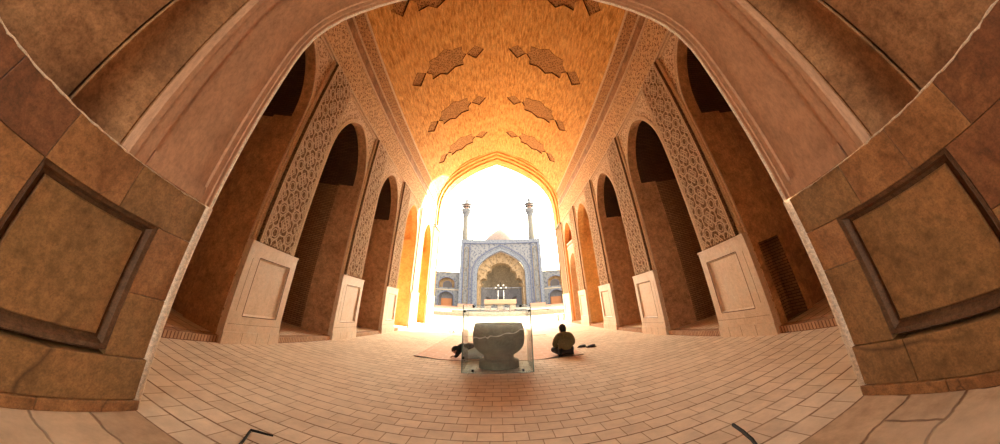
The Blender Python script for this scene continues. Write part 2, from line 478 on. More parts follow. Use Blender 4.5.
def lathe(bm, prof, c, seg=32, mi=0, squash=1.0, facet=0):
    rows = []; uv = []
    for r, z in prof:
        row = []
        for k in range(seg):
            a = 2 * PI * k / seg
            rr = r
            if facet:
                b = (a + PI / facet) % (2 * PI / facet) - PI / facet
                rr = r * (1 + .45 * (math.cos(PI / facet) / math.cos(b) / .96 - 1)) if r > .05 else r
            row.append((c[0] + rr * math.cos(a), c[1] + rr * math.sin(a) * squash, c[2] + z))
        rows.append(row); uv.append([(k / seg * 6.28 * max(r, .1), z) for k in range(seg)])
    V = grid(bm, rows, mi, False, uv, True)
    for row, fl in ((V[0], True), (V[-1], False)):
        try: f = bm.faces.new(list(reversed(row)) if fl else row); f.material_index = mi
        except ValueError: pass


# ================================================================ SETTING
HX = 4.78          # hall wall plane
HW = 4.66          # face of dados
Y0, Y1 = 2.46, 25.0
PER, OW0, OW1 = 4.3, 2.72, 5.36     # bay period and first opening
ZS, ZA = 4.75, 6.6                  # side arches spring, apex
ZF, ZC = 6.97, 9.5                  # frame line, vault spring

# floor of the hall, rough slabs of the rear bay, court
bm = BM(); box(bm, -9.5, 9.5, 2.42, 25.4, -.3, 0); tag(link('floor', bm, 'floor'), kind='structure')
bm = BM(); box(bm, -2.9, 2.9, -5.5, 2.42, -.3, .0)
# lifted slab edges of the rear bay floor
tag(link('floor', bm, 'slabs'), kind='structure')
bm = BM(); box(bm, -70, 70, 25.4, 150, -.3, -.02); tag(link('courtyard_floor', bm, 'court'), kind='structure')
bm = BM(); box(bm, -30, 30, -40, -5.5, -.3, -.02); tag(link('added_yard_floor', bm, 'court'), kind='structure')  # unseen yard added past the open rear, bounces daylight inside


def side_pos(sg, x):
    return lambda y, z: (sg * x, y, z)


def opening_path(c, w, zs=ZS, za=ZA, z0=.12):
    return arch_full(c, w, zs, za, z0)


walls = {}
OPEN = [(OW0 + PER * k, OW1 + PER * k) for k in range(5)]
for sg, side in ((-1, 'left'), (1, 'right')):
    # main pierced wall
    bm = BM()
    holes = []
    for a, b in OPEN: holes.append(list(reversed(opening_path((a + b) / 2, (b - a) / 2))))
    fl = sg > 0
    sheet(bm, [(Y0, 0), (Y1, 0), (Y1, ZF), (Y0, ZF)], holes, side_pos(sg, HX), mi=0, flip=fl)
    # outer skin of the whole wall, closing recesses behind
    sheet(bm, [(Y0, ZF), (Y1, ZF), (Y1, ZC + .2), (Y0, ZC + .2)], [], side_pos(sg, HX + .02), mi=1, flip=fl)
    # reveals and inner chambers
    for k, (a, b) in enumerate(OPEN):
        c, hw = (a + b) / 2, (b - a) / 2
        path = opening_path(c, hw)
        XS = 5.10
        hollow = sg > 0 and k == 0
        sweep(bm, [p for p in path[:-1]] if hollow else path, [(HX, 0), (XS, 0)], lambda y, z, t: (sg * t, y, z), flip=(sg < 0), mis=[2])
        if hollow:
            hx0, hx1, hz = 4.93, 5.50, 1.66
            sheet(bm, [(HX, .12), (hx0, .12), (hx0, hz), (hx1, hz), (hx1, .12), (5.66, .12), (5.66, ZS), (HX, ZS)], [], lambda x, z, b=b: (sg * x, b, z), mi=2)
            sheet(bm, [(hx0, .12), (hx1, .12), (hx1, hz), (hx0, hz)], [], lambda x, z, b=b: (sg * x, b + .42, z), mi=3)
            sheet(bm, [(hx0, b), (hx1, b), (hx1, b + .42), (hx0, b + .42)], [], lambda x, y: (sg * x, y, .12), mi=3)
            for xx in (hx0, hx1): sheet(bm, [(b, .12), (b + .42, .12), (b + .42, hz), (b, hz)], [], side_pos(sg, xx), mi=3)
            sheet(bm, [(hx0, b), (hx1, b), (hx1, b + .42), (hx0, b + .42)], [], lambda x, y: (sg * x, y, hz), mi=3)
        # chamber: plastered to ZS+.1, brick vault above
        q = hw + .12
        D = 8.3
        z1 = ZS + .12
        for yy in ((a,) if hollow else (a, b)):
            sheet(bm, [(XS, .12), (5.66, .12), (5.66, ZS), (XS, ZS)], [], lambda x, z, yy=yy: (sg * x, yy, z), mi=2)
        for yy, e in ((c - q, .12), (c + q, -.12)):
            sheet(bm, [(XS, 0), (5.67, 0), (5.67, 1), (XS, 1)], [], lambda x, t, yy=yy, e=e: (sg * x, yy + e * t, z1), mi=2)
            sheet(bm, [(XS, ZS), (5.67, ZS), (5.67, z1), (XS, z1)], [], lambda x, z, yy=yy, e=e: (sg * x, yy + e, z), mi=2)
        for yy, f2 in ((c - q, False), (c + q, True)):
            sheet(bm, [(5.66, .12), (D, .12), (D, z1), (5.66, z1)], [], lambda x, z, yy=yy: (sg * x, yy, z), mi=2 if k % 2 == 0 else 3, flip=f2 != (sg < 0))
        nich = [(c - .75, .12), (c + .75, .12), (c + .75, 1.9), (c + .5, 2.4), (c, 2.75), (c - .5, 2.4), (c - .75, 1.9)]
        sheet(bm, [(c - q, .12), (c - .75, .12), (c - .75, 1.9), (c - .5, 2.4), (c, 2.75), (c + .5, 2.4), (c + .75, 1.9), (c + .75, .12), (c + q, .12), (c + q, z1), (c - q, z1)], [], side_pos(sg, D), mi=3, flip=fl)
        sweep(bm, nich[2:] + nich[:0], [(D, 0), (D + .5, 0)], lambda y, z, t: (sg * t, y, z), flip=(sg > 0), mis=[3])
        for yy in (c - .75, c + .75):
            sheet(bm, [(D, .12), (D + .5, .12), (D + .5, 1.9), (D, 1.9)], [], lambda x, z, yy=yy: (sg * x, yy, z), mi=3)
        sheet(bm, [(c - .75, .12), (c + .75, .12), (c + .75, 2.8), (c - .75, 2.8)], [], side_pos(sg, D + .5), mi=3, flip=fl)
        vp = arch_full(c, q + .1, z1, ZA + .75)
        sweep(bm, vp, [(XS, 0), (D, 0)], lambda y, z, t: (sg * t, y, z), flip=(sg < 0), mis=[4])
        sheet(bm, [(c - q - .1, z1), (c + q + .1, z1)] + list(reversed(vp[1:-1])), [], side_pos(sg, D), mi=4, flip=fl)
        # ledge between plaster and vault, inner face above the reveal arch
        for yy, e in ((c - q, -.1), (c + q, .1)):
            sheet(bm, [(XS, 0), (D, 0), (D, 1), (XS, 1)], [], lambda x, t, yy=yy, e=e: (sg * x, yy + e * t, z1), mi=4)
        rev = offs(path, .12)
        inner = [p for p in rev if p[1] >= ZS - .4]
        # wall above inner arch (facing away from the hall)
        up = [p for p in path if p[1] >= ZS - .01]
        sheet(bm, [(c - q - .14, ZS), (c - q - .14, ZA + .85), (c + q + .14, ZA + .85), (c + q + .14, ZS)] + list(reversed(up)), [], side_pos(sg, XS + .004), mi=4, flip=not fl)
        for yy, e in ((a, -.26), (b, .26)):
            sheet(bm, [(yy, 0), (yy + e, 0), (yy + e, z1), (yy, z1)], [], side_pos(sg, 5.664), mi=2)
        sheet(bm, [(4.9, a - .12), (D + .5, a - .12), (D + .5, b + .12), (4.9, b + .12)], [], lambda x, y: (sg * x, y, .12), mi=5)
    wl = link('wall_' + side, bm, ['carved_light', 'carved_tan', 'recess', 'recess_brick', 'vault_brick', 'floor', 'recess_lit_gold', 'recess_lit_orange'])
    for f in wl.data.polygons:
        if f.material_index in (2, 3, 4) and f.center.y > OPEN[3][0] - .2: f.material_index = 7 if f.center.y > OPEN[4][0] - .2 else 6  # last two bays get the plasters that carry bounced sunlight in their colour
    tag(wl, kind='structure'); walls[sg] = wl

    # parts of the wall
    for k in range(5):
        p0 = OPEN[k][1]; p1 = OPEN[k + 1][0] if k < 4 else Y1
        # --- marble dado of each pier with sunk panel
        bm = BM()
        dy0, dy1 = p0 + .03, p1 + .06
        if k == 4: dy1 = Y1 - .02
        X = HW
        py0, py1, pz0, pz1 = dy0 + .38, dy1 - .22, .52, 1.66
        if k == 4: py0, py1 = dy0 + .5, dy1 - .5
        sheet(bm, [(dy0, .36), (dy1, .36), (dy1, 1.90), (dy0, 1.90)], [[(py0, pz0), (py0, pz1), (py1, pz1), (py1, pz0)]], side_pos(sg, X), flip=fl)
        r = .035
        rect = [(py0, pz0), (py0, pz1), (py1, pz1), (py1, pz0)]
        rin = [(py0 + r, pz0 + r), (py0 + r, pz1 - r), (py1 - r, pz1 - r), (py1 - r, pz0 + r)]
        for i in range(4):
            a, b, c_, d = rect[i], rect[(i + 1) % 4], rin[(i + 1) % 4], rin[i]
            vs4 = [bm.verts.new(p) for p in ((sg * X, *a), (sg * X, *b), (sg * (X + .04), *c_), (sg * (X + .04), *d))]
            bm.faces.new(vs4).material_index = 0
        sheet(bm, rin, [], side_pos(sg, X + .04), flip=fl)
        # rim, sides
        box(bm, sg * (X + .001), sg * (HX + .12), dy0, dy0 + .005, .36, 1.9)
        box(bm, sg * (X + .001), sg * (HX + .12), dy1 - .005, dy1, .36, 1.9)
        box(bm, sg * (X - .015), sg * (HX + .1), dy0 - .01, dy1 + .01, 1.90, 1.945)
        # plinth courses
        box(bm, sg * (X - .03), sg * (HX + .12), dy0 - .02, dy1 + .02, 0, .22)
        box(bm, sg * (X - .004), sg * (HX + .12), dy0 - .005, dy1 + .005, .222, .358)
        d = link('pier_dado', bm, 'dado', wl)
        # joints of the marble slabs
        bm = BM()
        if k < 4:
            for g_ in (.0,):
                for (ya, yb, za, zb) in ((py0 - .012, py0 + .006, pz0, pz1), (py1 - .006, py1 + .012, pz0, pz1), (py0, py1, pz0 - .012, pz0 + .004), (py0, py1, pz1 - .004, pz1 + .012)):
                    box(bm, sg * (X - .0015), sg * (X + .004), ya, yb, za, zb)
            box(bm, sg * (X - .001), sg * (X + .004), dy0 + .17, dy0 + .18, .6, 1.62)
            for yy in (dy0 + .5, dy0 + .95, dy0 + 1.35):
                box(bm, sg * (X - .031), sg * (X - .02), yy, yy + .008, .01, .22)
            box(bm, sg * (X - .001), sg * (X + .004), dy0 + .05, dy1 - .02, .358, .364)
            link('slab_joint', bm, 'dado_joint', d)
        else: bm.free()
        # --- carved band of the pier
        bm = BM()
        b0, b1 = p0 + .25, (p1 - .17 if k < 4 else Y1 - .3)
        box(bm, sg * 4.69, sg * (HX + .02), b0, b1, 1.945, ZF)
        band = link('carved_band', bm, 'band_ground', wl)
        bm = BM()
        T0, T1 = 4.672, 4.695

        def bar(u0, v0, u1, v1, wd=.03):
            L = math.hypot(u1 - u0, v1 - v0)
            if L < .01: return
            nx, ny = -(v1 - v0) / L * wd / 2, (u1 - u0) / L * wd / 2
            P = [(u0 + nx, v0 + ny), (u0 - nx, v0 - ny), (u1 - nx, v1 - ny), (u1 + nx, v1 + ny)]
            A = [bm.verts.new((sg * T0, y, z)) for y, z in P]; B = [bm.verts.new((sg * T1, y, z)) for y, z in P]
            bm.faces.new(A)
            for i in range(4): bm.faces.new((A[i], A[(i + 1) % 4], B[(i + 1) % 4], B[i]))
        bw_ = b1 - b0
        for uu in (b0 + .02, b0 + .075, b1 - .02, b1 - .075): bar(uu, 1.96, uu, ZF - .01, .028)
        if k < 4:
            nc = 2; cell = (bw_ - .17) / nc; u00 = b0 + .085
            nv = int((ZF - 2.0) / cell)
            cv = (ZF - .02 - 1.98) / nv
            for i in range(nc):
                for j in range(nv):
                    cu_, cz = u00 + (i + .5) * cell, 1.98 + (j + .5) * cv
                    R1 = cell * .36
                    # eight-fold star: two squares, spokes, framing polygons
                    for rot in (0, PI / 4):
                        q4 = [(cu_ + R1 * math.cos(rot + PI / 2 * t), cz + R1 * math.sin(rot + PI / 2 * t)) for t in range(4)]
                        for t in range(4): bar(*q4[t], *q4[(t + 1) % 4], .024)
                    R2 = cell * .17
                    q8 = [(cu_ + R2 * math.cos(PI / 4 * t + PI / 8), cz + R2 * math.sin(PI / 4 * t + PI / 8)) for t in range(8)]
                    for t in range(8): bar(*q8[t], *q8[(t + 1) % 8], .018)
                    h = cell / 2; hv = cv / 2
                    for t in range(4):
                        a_ = PI / 2 * t
                        bar(cu_ + R1 * math.cos(a_), cz + R1 * math.sin(a_), cu_ + h * math.cos(a_), cz + hv * math.sin(a_), .024)
                        a2 = a_ + PI / 4
                        bar(cu_ + R1 * math.cos(a2), cz + R1 * math.sin(a2), cu_ + h * (1 if math.cos(a2) > 0 else -1), cz + hv * (1 if math.sin(a2) > 0 else -1), .024)
                    for du, dv in ((1, 1), (1, -1), (-1, 1), (-1, -1)):
                        bar(cu_ + du * h * .55, cz + dv * hv, cu_ + du * h, cz + dv * hv * .55, .02)
                        bar(cu_ + du * h * .3, cz + dv * hv, cu_ + du * h, cz + dv * hv * .3, .018)
            link('strapwork', bm, 'strap', band)
        else:
            link('border_strip', bm, 'strap', band)
        # --- slender moulding at the near edge of the pier
        bm = BM()
        yy = p0 + .09
        for dy_, rr, xx in ((0, .042, HX - .02), (.085, .022, HX - .01)):
            tube(bm, [(sg * xx, yy + dy_, 1.95 + t * (ZF - 1.95) / 24) for t in range(25)], [rr * (1 + .12 * (t % 2)) for t in range(25)], 10)
        link('moulding', bm, 'mould', wl, True)
    for k, (a, b) in enumerate(OPEN):
        # light moulding round each arch
        bm = BM()
        c, hw = (a + b) / 2, (b - a) / 2
        path = opening_path(c, hw, z0=1.95)
        sweep(bm, path, [(HX + .01, 0), (HX - .03, 0), (HX - .03, .05), (HX - .012, .055), (HX - .012, .085), (HX - .03, .09), (HX - .03, .12), (HX + .01, .12)], lambda y, z, t: (sg * t, y, z), flip=(sg < 0))
        link('arch_moulding', bm, 'strap', wl)
        # frame of the spandrel
        bm = BM()
        f0, f1 = a - .14, b + .20
        box(bm, sg * (HX - .035), sg * (HX + .01), f0, f1, ZF - .10, ZF - .03)
        box(bm, sg * (HX - .035), sg * (HX + .01), f1 - .05, f1, 1.95, ZF - .1)
        link('spandrel_frame', bm, 'mould', wl)
        # kerb of upright bricks
        bm = BM()
        box(bm, sg * 4.70, sg * 4.9, a + .06, b + .04, 0, .12)
        link('kerb', bm, 'kerb', wl)
    if sg > 0:
        # the last bay is split in two storeys
        a, b = OPEN[4]; c, hw = (a + b) / 2, (b - a) / 2
        bm = BM()
        low = arch_full(c, hw - .16, 3.1, 4.45, .12)
        pol = [(a + .01, .12), (a + .15, .12)] + low[1:-1] + [(b - .15, .12), (b - .01, .12), (b - .01, 4.9), (a + .01, 4.9)]
        sheet(bm, pol, [], side_pos(sg, HX + .12), flip=fl)
        sweep(bm, low, [(HX + .12, 0), (HX + .55, 0)], lambda y, z, t: (sg * t, y, z))
        sheet(bm, [(HX + .12, a), (HX + .9, a), (HX + .9, b), (HX + .12, b)], [], lambda x, y: (sg * x, y, 4.9))
        link('gallery_wall', bm, 'mould', wl)
        bm = BM()
        box(bm, sg * (HX + .10), sg * (HX + .16), a + .02, b - .02, 4.92, 5.0); box(bm, sg * (HX + .10), sg * (HX + .16), a + .02, b - .02, 5.22, 5.28)
        for t in range(9): box(bm, sg * (HX + .11), sg * (HX + .15), a + .1 + t * .29, a + .15 + t * .29, 5.0, 5.22)
        link('gallery_railing', bm, 'marble_edge', wl)
    # friezes
    bm = BM()
    box(bm, sg * (HX - .07), sg * (HX + .03), Y0, Y1 - 2.3, ZF, ZF + .07); box(bm, sg * (HX - .10), sg * (HX + .03), Y0, Y1 - 2.3, 8.10, 8.17)
    box(bm, sg * (HX - .09), sg * (HX + .03), Y0, Y1 - 2.3, 8.62, 8.66)
    link('string_course', bm, 'mould', wl)
    bm = BM(); box(bm, sg * (HX - .045), sg * (HX + .03), Y0, Y1 - 2.3, ZF + .07, 8.10); link('carved_frieze', bm, 'carved_tan', wl)
    bm = BM(); box(bm, sg * (HX - .03), sg * (HX + .03), Y0, Y1 - 2.3, 8.17, 8.62); link('plain_frieze', bm, 'plaster_dark', wl)
    bm = BM(); box(bm, sg * (HX - .05), sg * (HX + .03), Y0, Y1 - 2.3, 8.66, 9.42); link('upper_frieze', bm, 'carved_dark', wl)
    bm = BM(); tube(bm, [(sg * (HX - .06), Y0, 9.47), (sg * (HX - .06), Y1 - 2.3, 9.47)], .055, 8); link('cornice_moulding', bm, 'mould', wl)

# a dark doorway niche in the near jamb of the first right pier
# ---------------------------------------------------------------- vault
VP = [(0, 13.4), (.35, 13.30), (1.1, 13.0), (2.05, 12.58), (2.75, 12.15), (3.35, 11.62), (3.85, 11.0), (4.25, 10.35), (4.55, 9.8), (4.72, 9.45)]


def dense(P, n=6):
    out = []
    for i in range(len(P) - 1):
        p0 = P[max(i - 1, 0)] if i else (-P[1][0], P[1][1] + .02); p1 = P[i]; p2 = P[i + 1]; p3 = P[min(i + 2, len(P) - 1)]
        for t in range(n):
            t /= n
            out.append(tuple(.5 * (2 * p1[k] + (p2[k] - p0[k]) * t + (2 * p0[k] - 5 * p1[k] + 4 * p2[k] - p3[k]) * t * t + (3 * p1[k] - p0[k] - 3 * p2[k] + p3[k]) * t ** 3) for k in (0, 1)))
    return out + [P[-1]]


VD = dense(VP, 5); VL = lens(VD); SMAX = VL[-1]


def vpos(s, y, d=0.0):
    sg = -1 if s < 0 else 1
    a = min(abs(s), SMAX)
    for i in range(len(VL) - 1):
        if a <= VL[i + 1] + 1e-9: break
    u = (a - VL[i]) / (VL[i + 1] - VL[i])
    x = VD[i][0] + u * (VD[i + 1][0] - VD[i][0]); z = VD[i][1] + u * (VD[i + 1][1] - VD[i][1])
    tx, tz = VD[i + 1][0] - VD[i][0], VD[i + 1][1] - VD[i][1]; L = math.hypot(tx, tz)
    nx, nz = -tz / L, tx / L
    return (sg * (x + nx * d), y, z + nz * d)


STAR = [(1.77, 0), (2.0, .33), (2.0, .74), (2.5, .70), (3.0, 1.0), (3.4, .70), (3.92, .74), (3.92, .33), (4.22, 0)]
STAR = STAR + [(s, -y * .85) for s, y in reversed(STAR[1:-1])]
SQ1 = [(.74, 0), (1.24, .54), (1.77 - .03, 0), (1.24, -.44)]
SQ2 = [(4.25, 0), (4.76, .56), (5.24, 0), (4.76, -.48)]
VY1 = Y1 - 2.2
bm = BM(); holes = []; panels = []
for sg in (-1, 1):
    for yc in (6.15, 10.58, 14.95, 19.3):
        for shp, nm in ((STAR, 'star_panel'), (SQ1, 'square_panel'), (SQ2, 'square_panel')):
            o = [(sg * s, yc + y) for s, y in shp]
            holes.append(o); panels.append((o, nm))
cuts = [-SMAX + SMAX * 2 * i / 48 for i in range(1, 48)]
sheet(bm, [(-SMAX, Y0), (SMAX, Y0), (SMAX, VY1), (-SMAX, VY1)], holes, lambda s, y: vpos(s, y), cu=cuts, flip=True)
ceil = tag(link('ceiling', bm, 'ceil', smooth=False), kind='structure')
for o, nm in panels:
    bm = BM()
    cc = [c for c in cuts if min(p[0] for p in o) < c < max(p[0] for p in o)]
    sheet(bm, o, [], lambda s, y: vpos(s, y, .05), cu=cc, flip=True)
    n = len(o)
    for i in range(n):
        a, b = o[i], o[(i + 1) % n]
        vs4 = [bm.verts.new(p) for p in (vpos(*a, -.012), vpos(*b, -.012), vpos(*b, .06), vpos(*a, .06))]
        bm.faces.new(vs4).material_index = 1
    link(nm, bm, ['star', 'star_edge'], ceil)

# front arch ring at the mouth of the hall
bm = BM()
path = [(4.62, 7.0)] + arch_pts(4.62, 7.9, 13.05, n=MOUTH_N)
full = [(-x, z) for x, z in path] + [(x, z) for x, z in reversed(path[:-1])]
sec = [(VY1 - .12, .9), (VY1 - .12, .34), (VY1 + .12, .34), (VY1 + .16, .24), (VY1 + .5, .24), (VY1 + .56, .12), (VY1 + .95, .12), (VY1 + 1.0, 0), (Y1, 0), (Y1, .10)]
sweep(bm, full, sec, lambda x, z, t: (x, t, z))
mouth = tag(link('trim_1', bm, 'ceil'), kind='structure')
# outer face round the mouth
bm = BM()
hole = list(reversed([(-4.64, 0)] + [(x * 1.004, z + .02) for x, z in full] + [(4.64, 0)]))
outer = [(-13, 0), (-4.64, 0)] + [(x * 1.004, z + .02) for x, z in full] + [(4.64, 0), (13, 0), (13, 17), (-13, 17)]
sheet(bm, outer, [], lambda x, z: (x, Y1, z), flip=True)
sheet(bm, outer, [], lambda x, z: (x, Y1 + .02, z), flip=False)
for sg in (-1, 1):
    box(bm, sg * 4.6, sg * 4.85, 22.9, Y1 + .02, 6.9, 7.05)
tag(link('wall_front', bm, 'buff'), kind='structure')
# rear wall of the hall over and beside the near arch
NW = 2.79
near_arch = arch_pts(2.76, 3.85, 5.72)
nfull = [(-x, z) for x, z in near_arch] + [(x, z) for x, z in reversed(near_arch[:-1])]
bm = BM()
outer = [(-5, 0), (-NW - .06, 0), (-NW - .06, 1.86)] + [(x, z) for x, z in offs(nfull, .05)] + [(NW + .06, 1.86), (NW + .06, 0), (5, 0), (5, 14.2), (-5, 14.2)]
sheet(bm, outer, [], lambda x, z: (x, Y0, z), flip=False)
tag(link('wall_back', bm, 'recess'), kind='structure')

# ---------------------------------------------------------------- rear bay: arches above the dado
YB = -5.4  # rear end, out of view, left open as an added daylight fill
path = [(2.76, 1.84), (2.76, 2.6), (2.76, 3.3)] + near_arch
nf = [(-x, z) for x, z in path] + [(x, z) for x, z in reversed(path[:-1])]
bm = BM()
# outermost band with sunk panel
secA = [(Y0, .055), (2.45, .02), (2.43, .002), (2.41, -.012), (2.392, -.004), (2.385, .004), (2.345, 0), (2.335, .012), (2.27, .012), (2.262, .045), (1.60, .045), (1.585, .012), (1.47, .012), (1.462, 0), (1.405, 0), (1.395, .03), (1.39, .16)]
sweep(bm, nf, secA, lambda x, z, t: (x, t, z), mis=[1] * 4 + [0] * 12)
near = tag(link('ceiling', bm, ['plaster_red', 'marble_edge']), kind='structure')
bm = BM()
# bottom border of the sunk panel
for sg in (-1, 1):
    box(bm, sg * 2.76, sg * 2.83, 1.60, 2.262, 1.845, 1.94)
    box(bm, sg * 2.772, sg * 2.83, 1.60, 2.262, 1.94, 1.985)
link('panel_border', bm, 'plaster_red', near)
bm = BM()
secB = [(1.40, .10), (1.385, .16)] + [(1.37 - .49 * t / 10, .15 + .10 * math.sin(PI * t / 10) * .9) for t in range(11)] + [(.872, .15), (.866, .25), (.852, .25), (.848, .19)]
sweep(bm, nf, secB, lambda x, z, t: (x, t, z))
link('cove_rib', bm, 'plaster_dark', near, True)
bm = BM()
secC = [(.86, .25), (.848, .19), (.3, .17), (-.5, .17), (-1.2, .17), (-1.22, .3), (-1.8, .3), (-1.82, .1), (YB, .1)]
sweep(bm, nf, secC, lambda x, z, t: (x, t, z))
link('inner_rib', bm, 'plaster_dark', near)

# near marble dados
for sg, side in ((-1, 'left'), (1, 'right')):
    fl = sg > 0
    bm = BM()
    pn = [(.95, 2.01, .46, 1.47), (-.75, .50, .46, 1.47), (-2.5, -1.2, .46, 1.47)]
    box(bm, sg * (NW + .09), sg * (NW + .14), YB, 2.38, 0, 1.83)
    dado = tag(link('baseboard_' + side, bm, 'marble_dark'), kind='structure')
    T = ([-3.4, -2.1, -.9, .44, .95, 1.60, 2.40] if sg < 0 else [-3.4, -2.3, -1.2, .0, .72, 1.22, 1.73, 2.40])
    mt = ['marble_near', 'marble_olive', 'marble_red', 'marble_red', 'marble_red', 'marble_near', 'marble_olive'] if sg < 0 else ['marble_near', 'marble_olive', 'marble_red', 'marble_near', 'marble_red', 'marble_near', 'marble_near', 'marble_olive']
    blocks = [(a, b, 1.47, 1.838, mt[i]) for i, (a, b) in enumerate(zip([YB] + T, T))]
    blocks += [(2.01, 2.40, .42, .92 if sg < 0 else 1.10, 'marble_olive'), (2.01, 2.40, .92 if sg < 0 else 1.10, 1.47, 'marble_near'), (.50, .95, .42, 1.0, 'marble_olive'), (.50, .95, 1.0, 1.47, 'marble_near' if sg < 0 else 'marble_red'),
               (-1.2, -.75, .42, 1.47, 'marble_near'), (YB, -2.5, .42, 1.47, 'marble_near')]
    for a, b, c, d, mm_ in blocks:
        bb = BM(); box(bb, sg * NW, sg * (NW + .10), a + .0025, b - .0025, c + .002, d - .002); bevel(bb, .006, 2)
        link('marble_block', bb, mm_, dado)
    for a, b, c, d in pn:
        bm = BM()
        rc = [(a, c), (a, d), (b, d), (b, c)]

        def ins(r, t=None):
            t = r if t is None else t
            return [(a + r, c + t), (a + r, d - t), (b - r, d - t), (b - r, c + t)]
        steps = [(0, 0), (0, .012), (.03, .02), (.055, .075), (.085, .08)]
        rows = [[(sg * (NW + dp), y, z) for y, z in ins(r)] for r, dp in steps]
        grid(bm, rows, 0, closed=True)
        fr = link('panel_frame', bm, 'marble_dark', dado)
        bm = BM()
        r = .085
        rows = [[(sg * (NW + dp), y, z) for y, z in ins(r_)] for r_, dp in ((r, .085), (r, .06), (r + .012, .048))]
        grid(bm, rows, 0, closed=True)
        q = ins(r + .012)
        sheet(bm, q, [], side_pos(sg, NW + .048), flip=fl)
        link('panel', bm, 'marble_olive', dado)
    # courses below
    bm = BM()
    ys = [YB, -3.2, -1.6, .55, 2.42] if sg < 0 else [YB, -2.8, -.9, 1.22, 1.93, 2.42]
    for a, b in zip(ys, ys[1:]):
        v = box(bm, sg * (NW - .018), sg * (NW + .1), a + .003, b - .003, .088, .418)
    bevel(bm, .008, 2)
    link('base_course', bm, 'marble_olive', dado)
    bm = BM()
    ys = [YB, -2.2, .2, 1.62, 2.44] if sg < 0 else [YB, -2.6, -.2, 1.72, 2.44]
    for a, b in zip(ys, ys[1:]): box(bm, sg * (NW - .035), sg * (NW + .1), a + .003, b - .003, 0, .085)
    bevel(bm, .008, 2)
    link('plinth', bm, 'marble_near', dado)
    # highlight caught by the ledge, modelled as a thin pale line
    bm = BM()
    rr = random.Random(3)
    pts = [(sg * (NW + .004 + rr.uniform(-.004, .003)), YB + (2.42 - YB) * t / 160, 1.840 + rr.uniform(-.007, .007)) for t in range(161)]
    tube(bm, pts, [rr.uniform(.003, .012) for _ in pts], 6)
    link('ledge_highlight', bm, 'marble_edge', dado)
    # worn corner strip toward the hall, tone raised for the light it catches
    bm = BM()
    tube(bm, [(sg * (NW + .020), 2.425, z) for z in (0, .6, 1.2, 1.84)], .050, 12)
    box(bm, sg * (NW + .03), sg * (NW + .3), 2.40, Y0 + .004, 0, 1.84)
    link('corner_strip', bm, 'marble_edge', dado, True)

# ================================================================ THINGS
# ---------------------------------------------------------------- glass case and stone basin
c0x, c1x, c0y, c1y, ch = -.81, .69, 7.86, 9.3, 1.475
case = empty('display_case', (-.06, 8.58, 0), 'frameless glass display case standing on the tiled floor mid hall, stone basin inside', 'display case')
for nm, bx in (('front_pane', (c0x, c1x, c0y, c0y + .012, 0, ch)), ('back_pane', (c0x, c1x, c1y - .012, c1y, 0, ch - .14)),
               ('side_pane', (c0x, c0x + .012, c0y + .014, c1y - .014, 0, ch - .14)), ('side_pane', (c1x - .012, c1x, c0y + .014, c1y - .014, 0, ch - .14)),
               ('top_pane', (c0x, c1x, c0y + .014, c1y, ch - .138, ch - .126))):
    bm = BM(); box(bm, *bx); link(nm, bm, 'glass', case)
bm = BM()
e = .009
for x in (c0x, c1x): box(bm, x - e, x + e, c0y - .006, c0y + .016, 0, ch)
box(bm, c0x, c1x, c0y - .006, c0y + .016, ch - .006, ch + .006); box(bm, c0x, c1x, c0y - .006, c0y + .016, 0, .012)
link('pane_edging', bm, 'glass_edge', case); bm = BM()
for x in (c0x, c1x): box(bm, x - e, x + e, c1y - .01, c1y + .006, 0, ch - .13)
box(bm, c0x, c1x, c1y - .01, c1y + .006, ch - .14, ch - .124)
link('pane_edging', bm, 'glass_edge', case)
for x, z, yy in [(-.58, .05, c0y), (.47, .05, c0y), (-.58, ch - .03, c0y), (.47, ch - .03, c0y), (c0x + .03, ch - .14, c0y), (c1x - .03, ch - .14, c0y), (c0x + .03, .32, c0y), (-.5, ch - .14, c1y), (.42, ch - .14, c1y)]:
    bm = BM(); box(bm, x - .026, x + .026, yy - .02, yy + .03, z - .026, z + .026); bevel(bm, .006, 2); link('clamp', bm, 'black', case)

bm = BM()
prof = [(.05, 0.0), (.44, 0.0), (.455, .01), (.455, .03), (.455, .14), (.45, .17), (.43, .19), (.37, .205), (.35, .215), (.34, .24), (.34, .28), (.35, .30), (.40, .335), (.48, .39), (.55, .47), (.59, .56), (.603, .66), (.605, .78), (.595, .90), (.57, 1.00), (.56, 1.025), (.54, 1.035), (.46, 1.035), (.44, 1.02), (.43, .95), (.42, .7), (.30, .52), (.05, .47)]
lathe(bm, prof, (-.03, 8.6, 0), 64, facet=12)
vessel = link('stone_basin', bm, 'stone', None, True)
tag(vessel, 'large round grey carved stone basin on a foot, inside the glass case', 'basin')
bm = BM()
pts = []
for i in range(25):
    t = i / 24; a = math.radians(-160 + 140 * t); z = .70 + .20 * t + .018 * math.sin(t * 23) - (.05 if .3 < t < .34 else 0)
    r = .612 if z < .76 else .612 - (z - .76) * .10
    pts.append((-.03 + r * math.cos(a), 8.6 + r * math.sin(a), z))
tube(bm, pts, [.013 + .005 * math.sin(i * 1.7) for i in range(25)], 6)
link('white_vein', bm, 'white_vein', vessel, True)

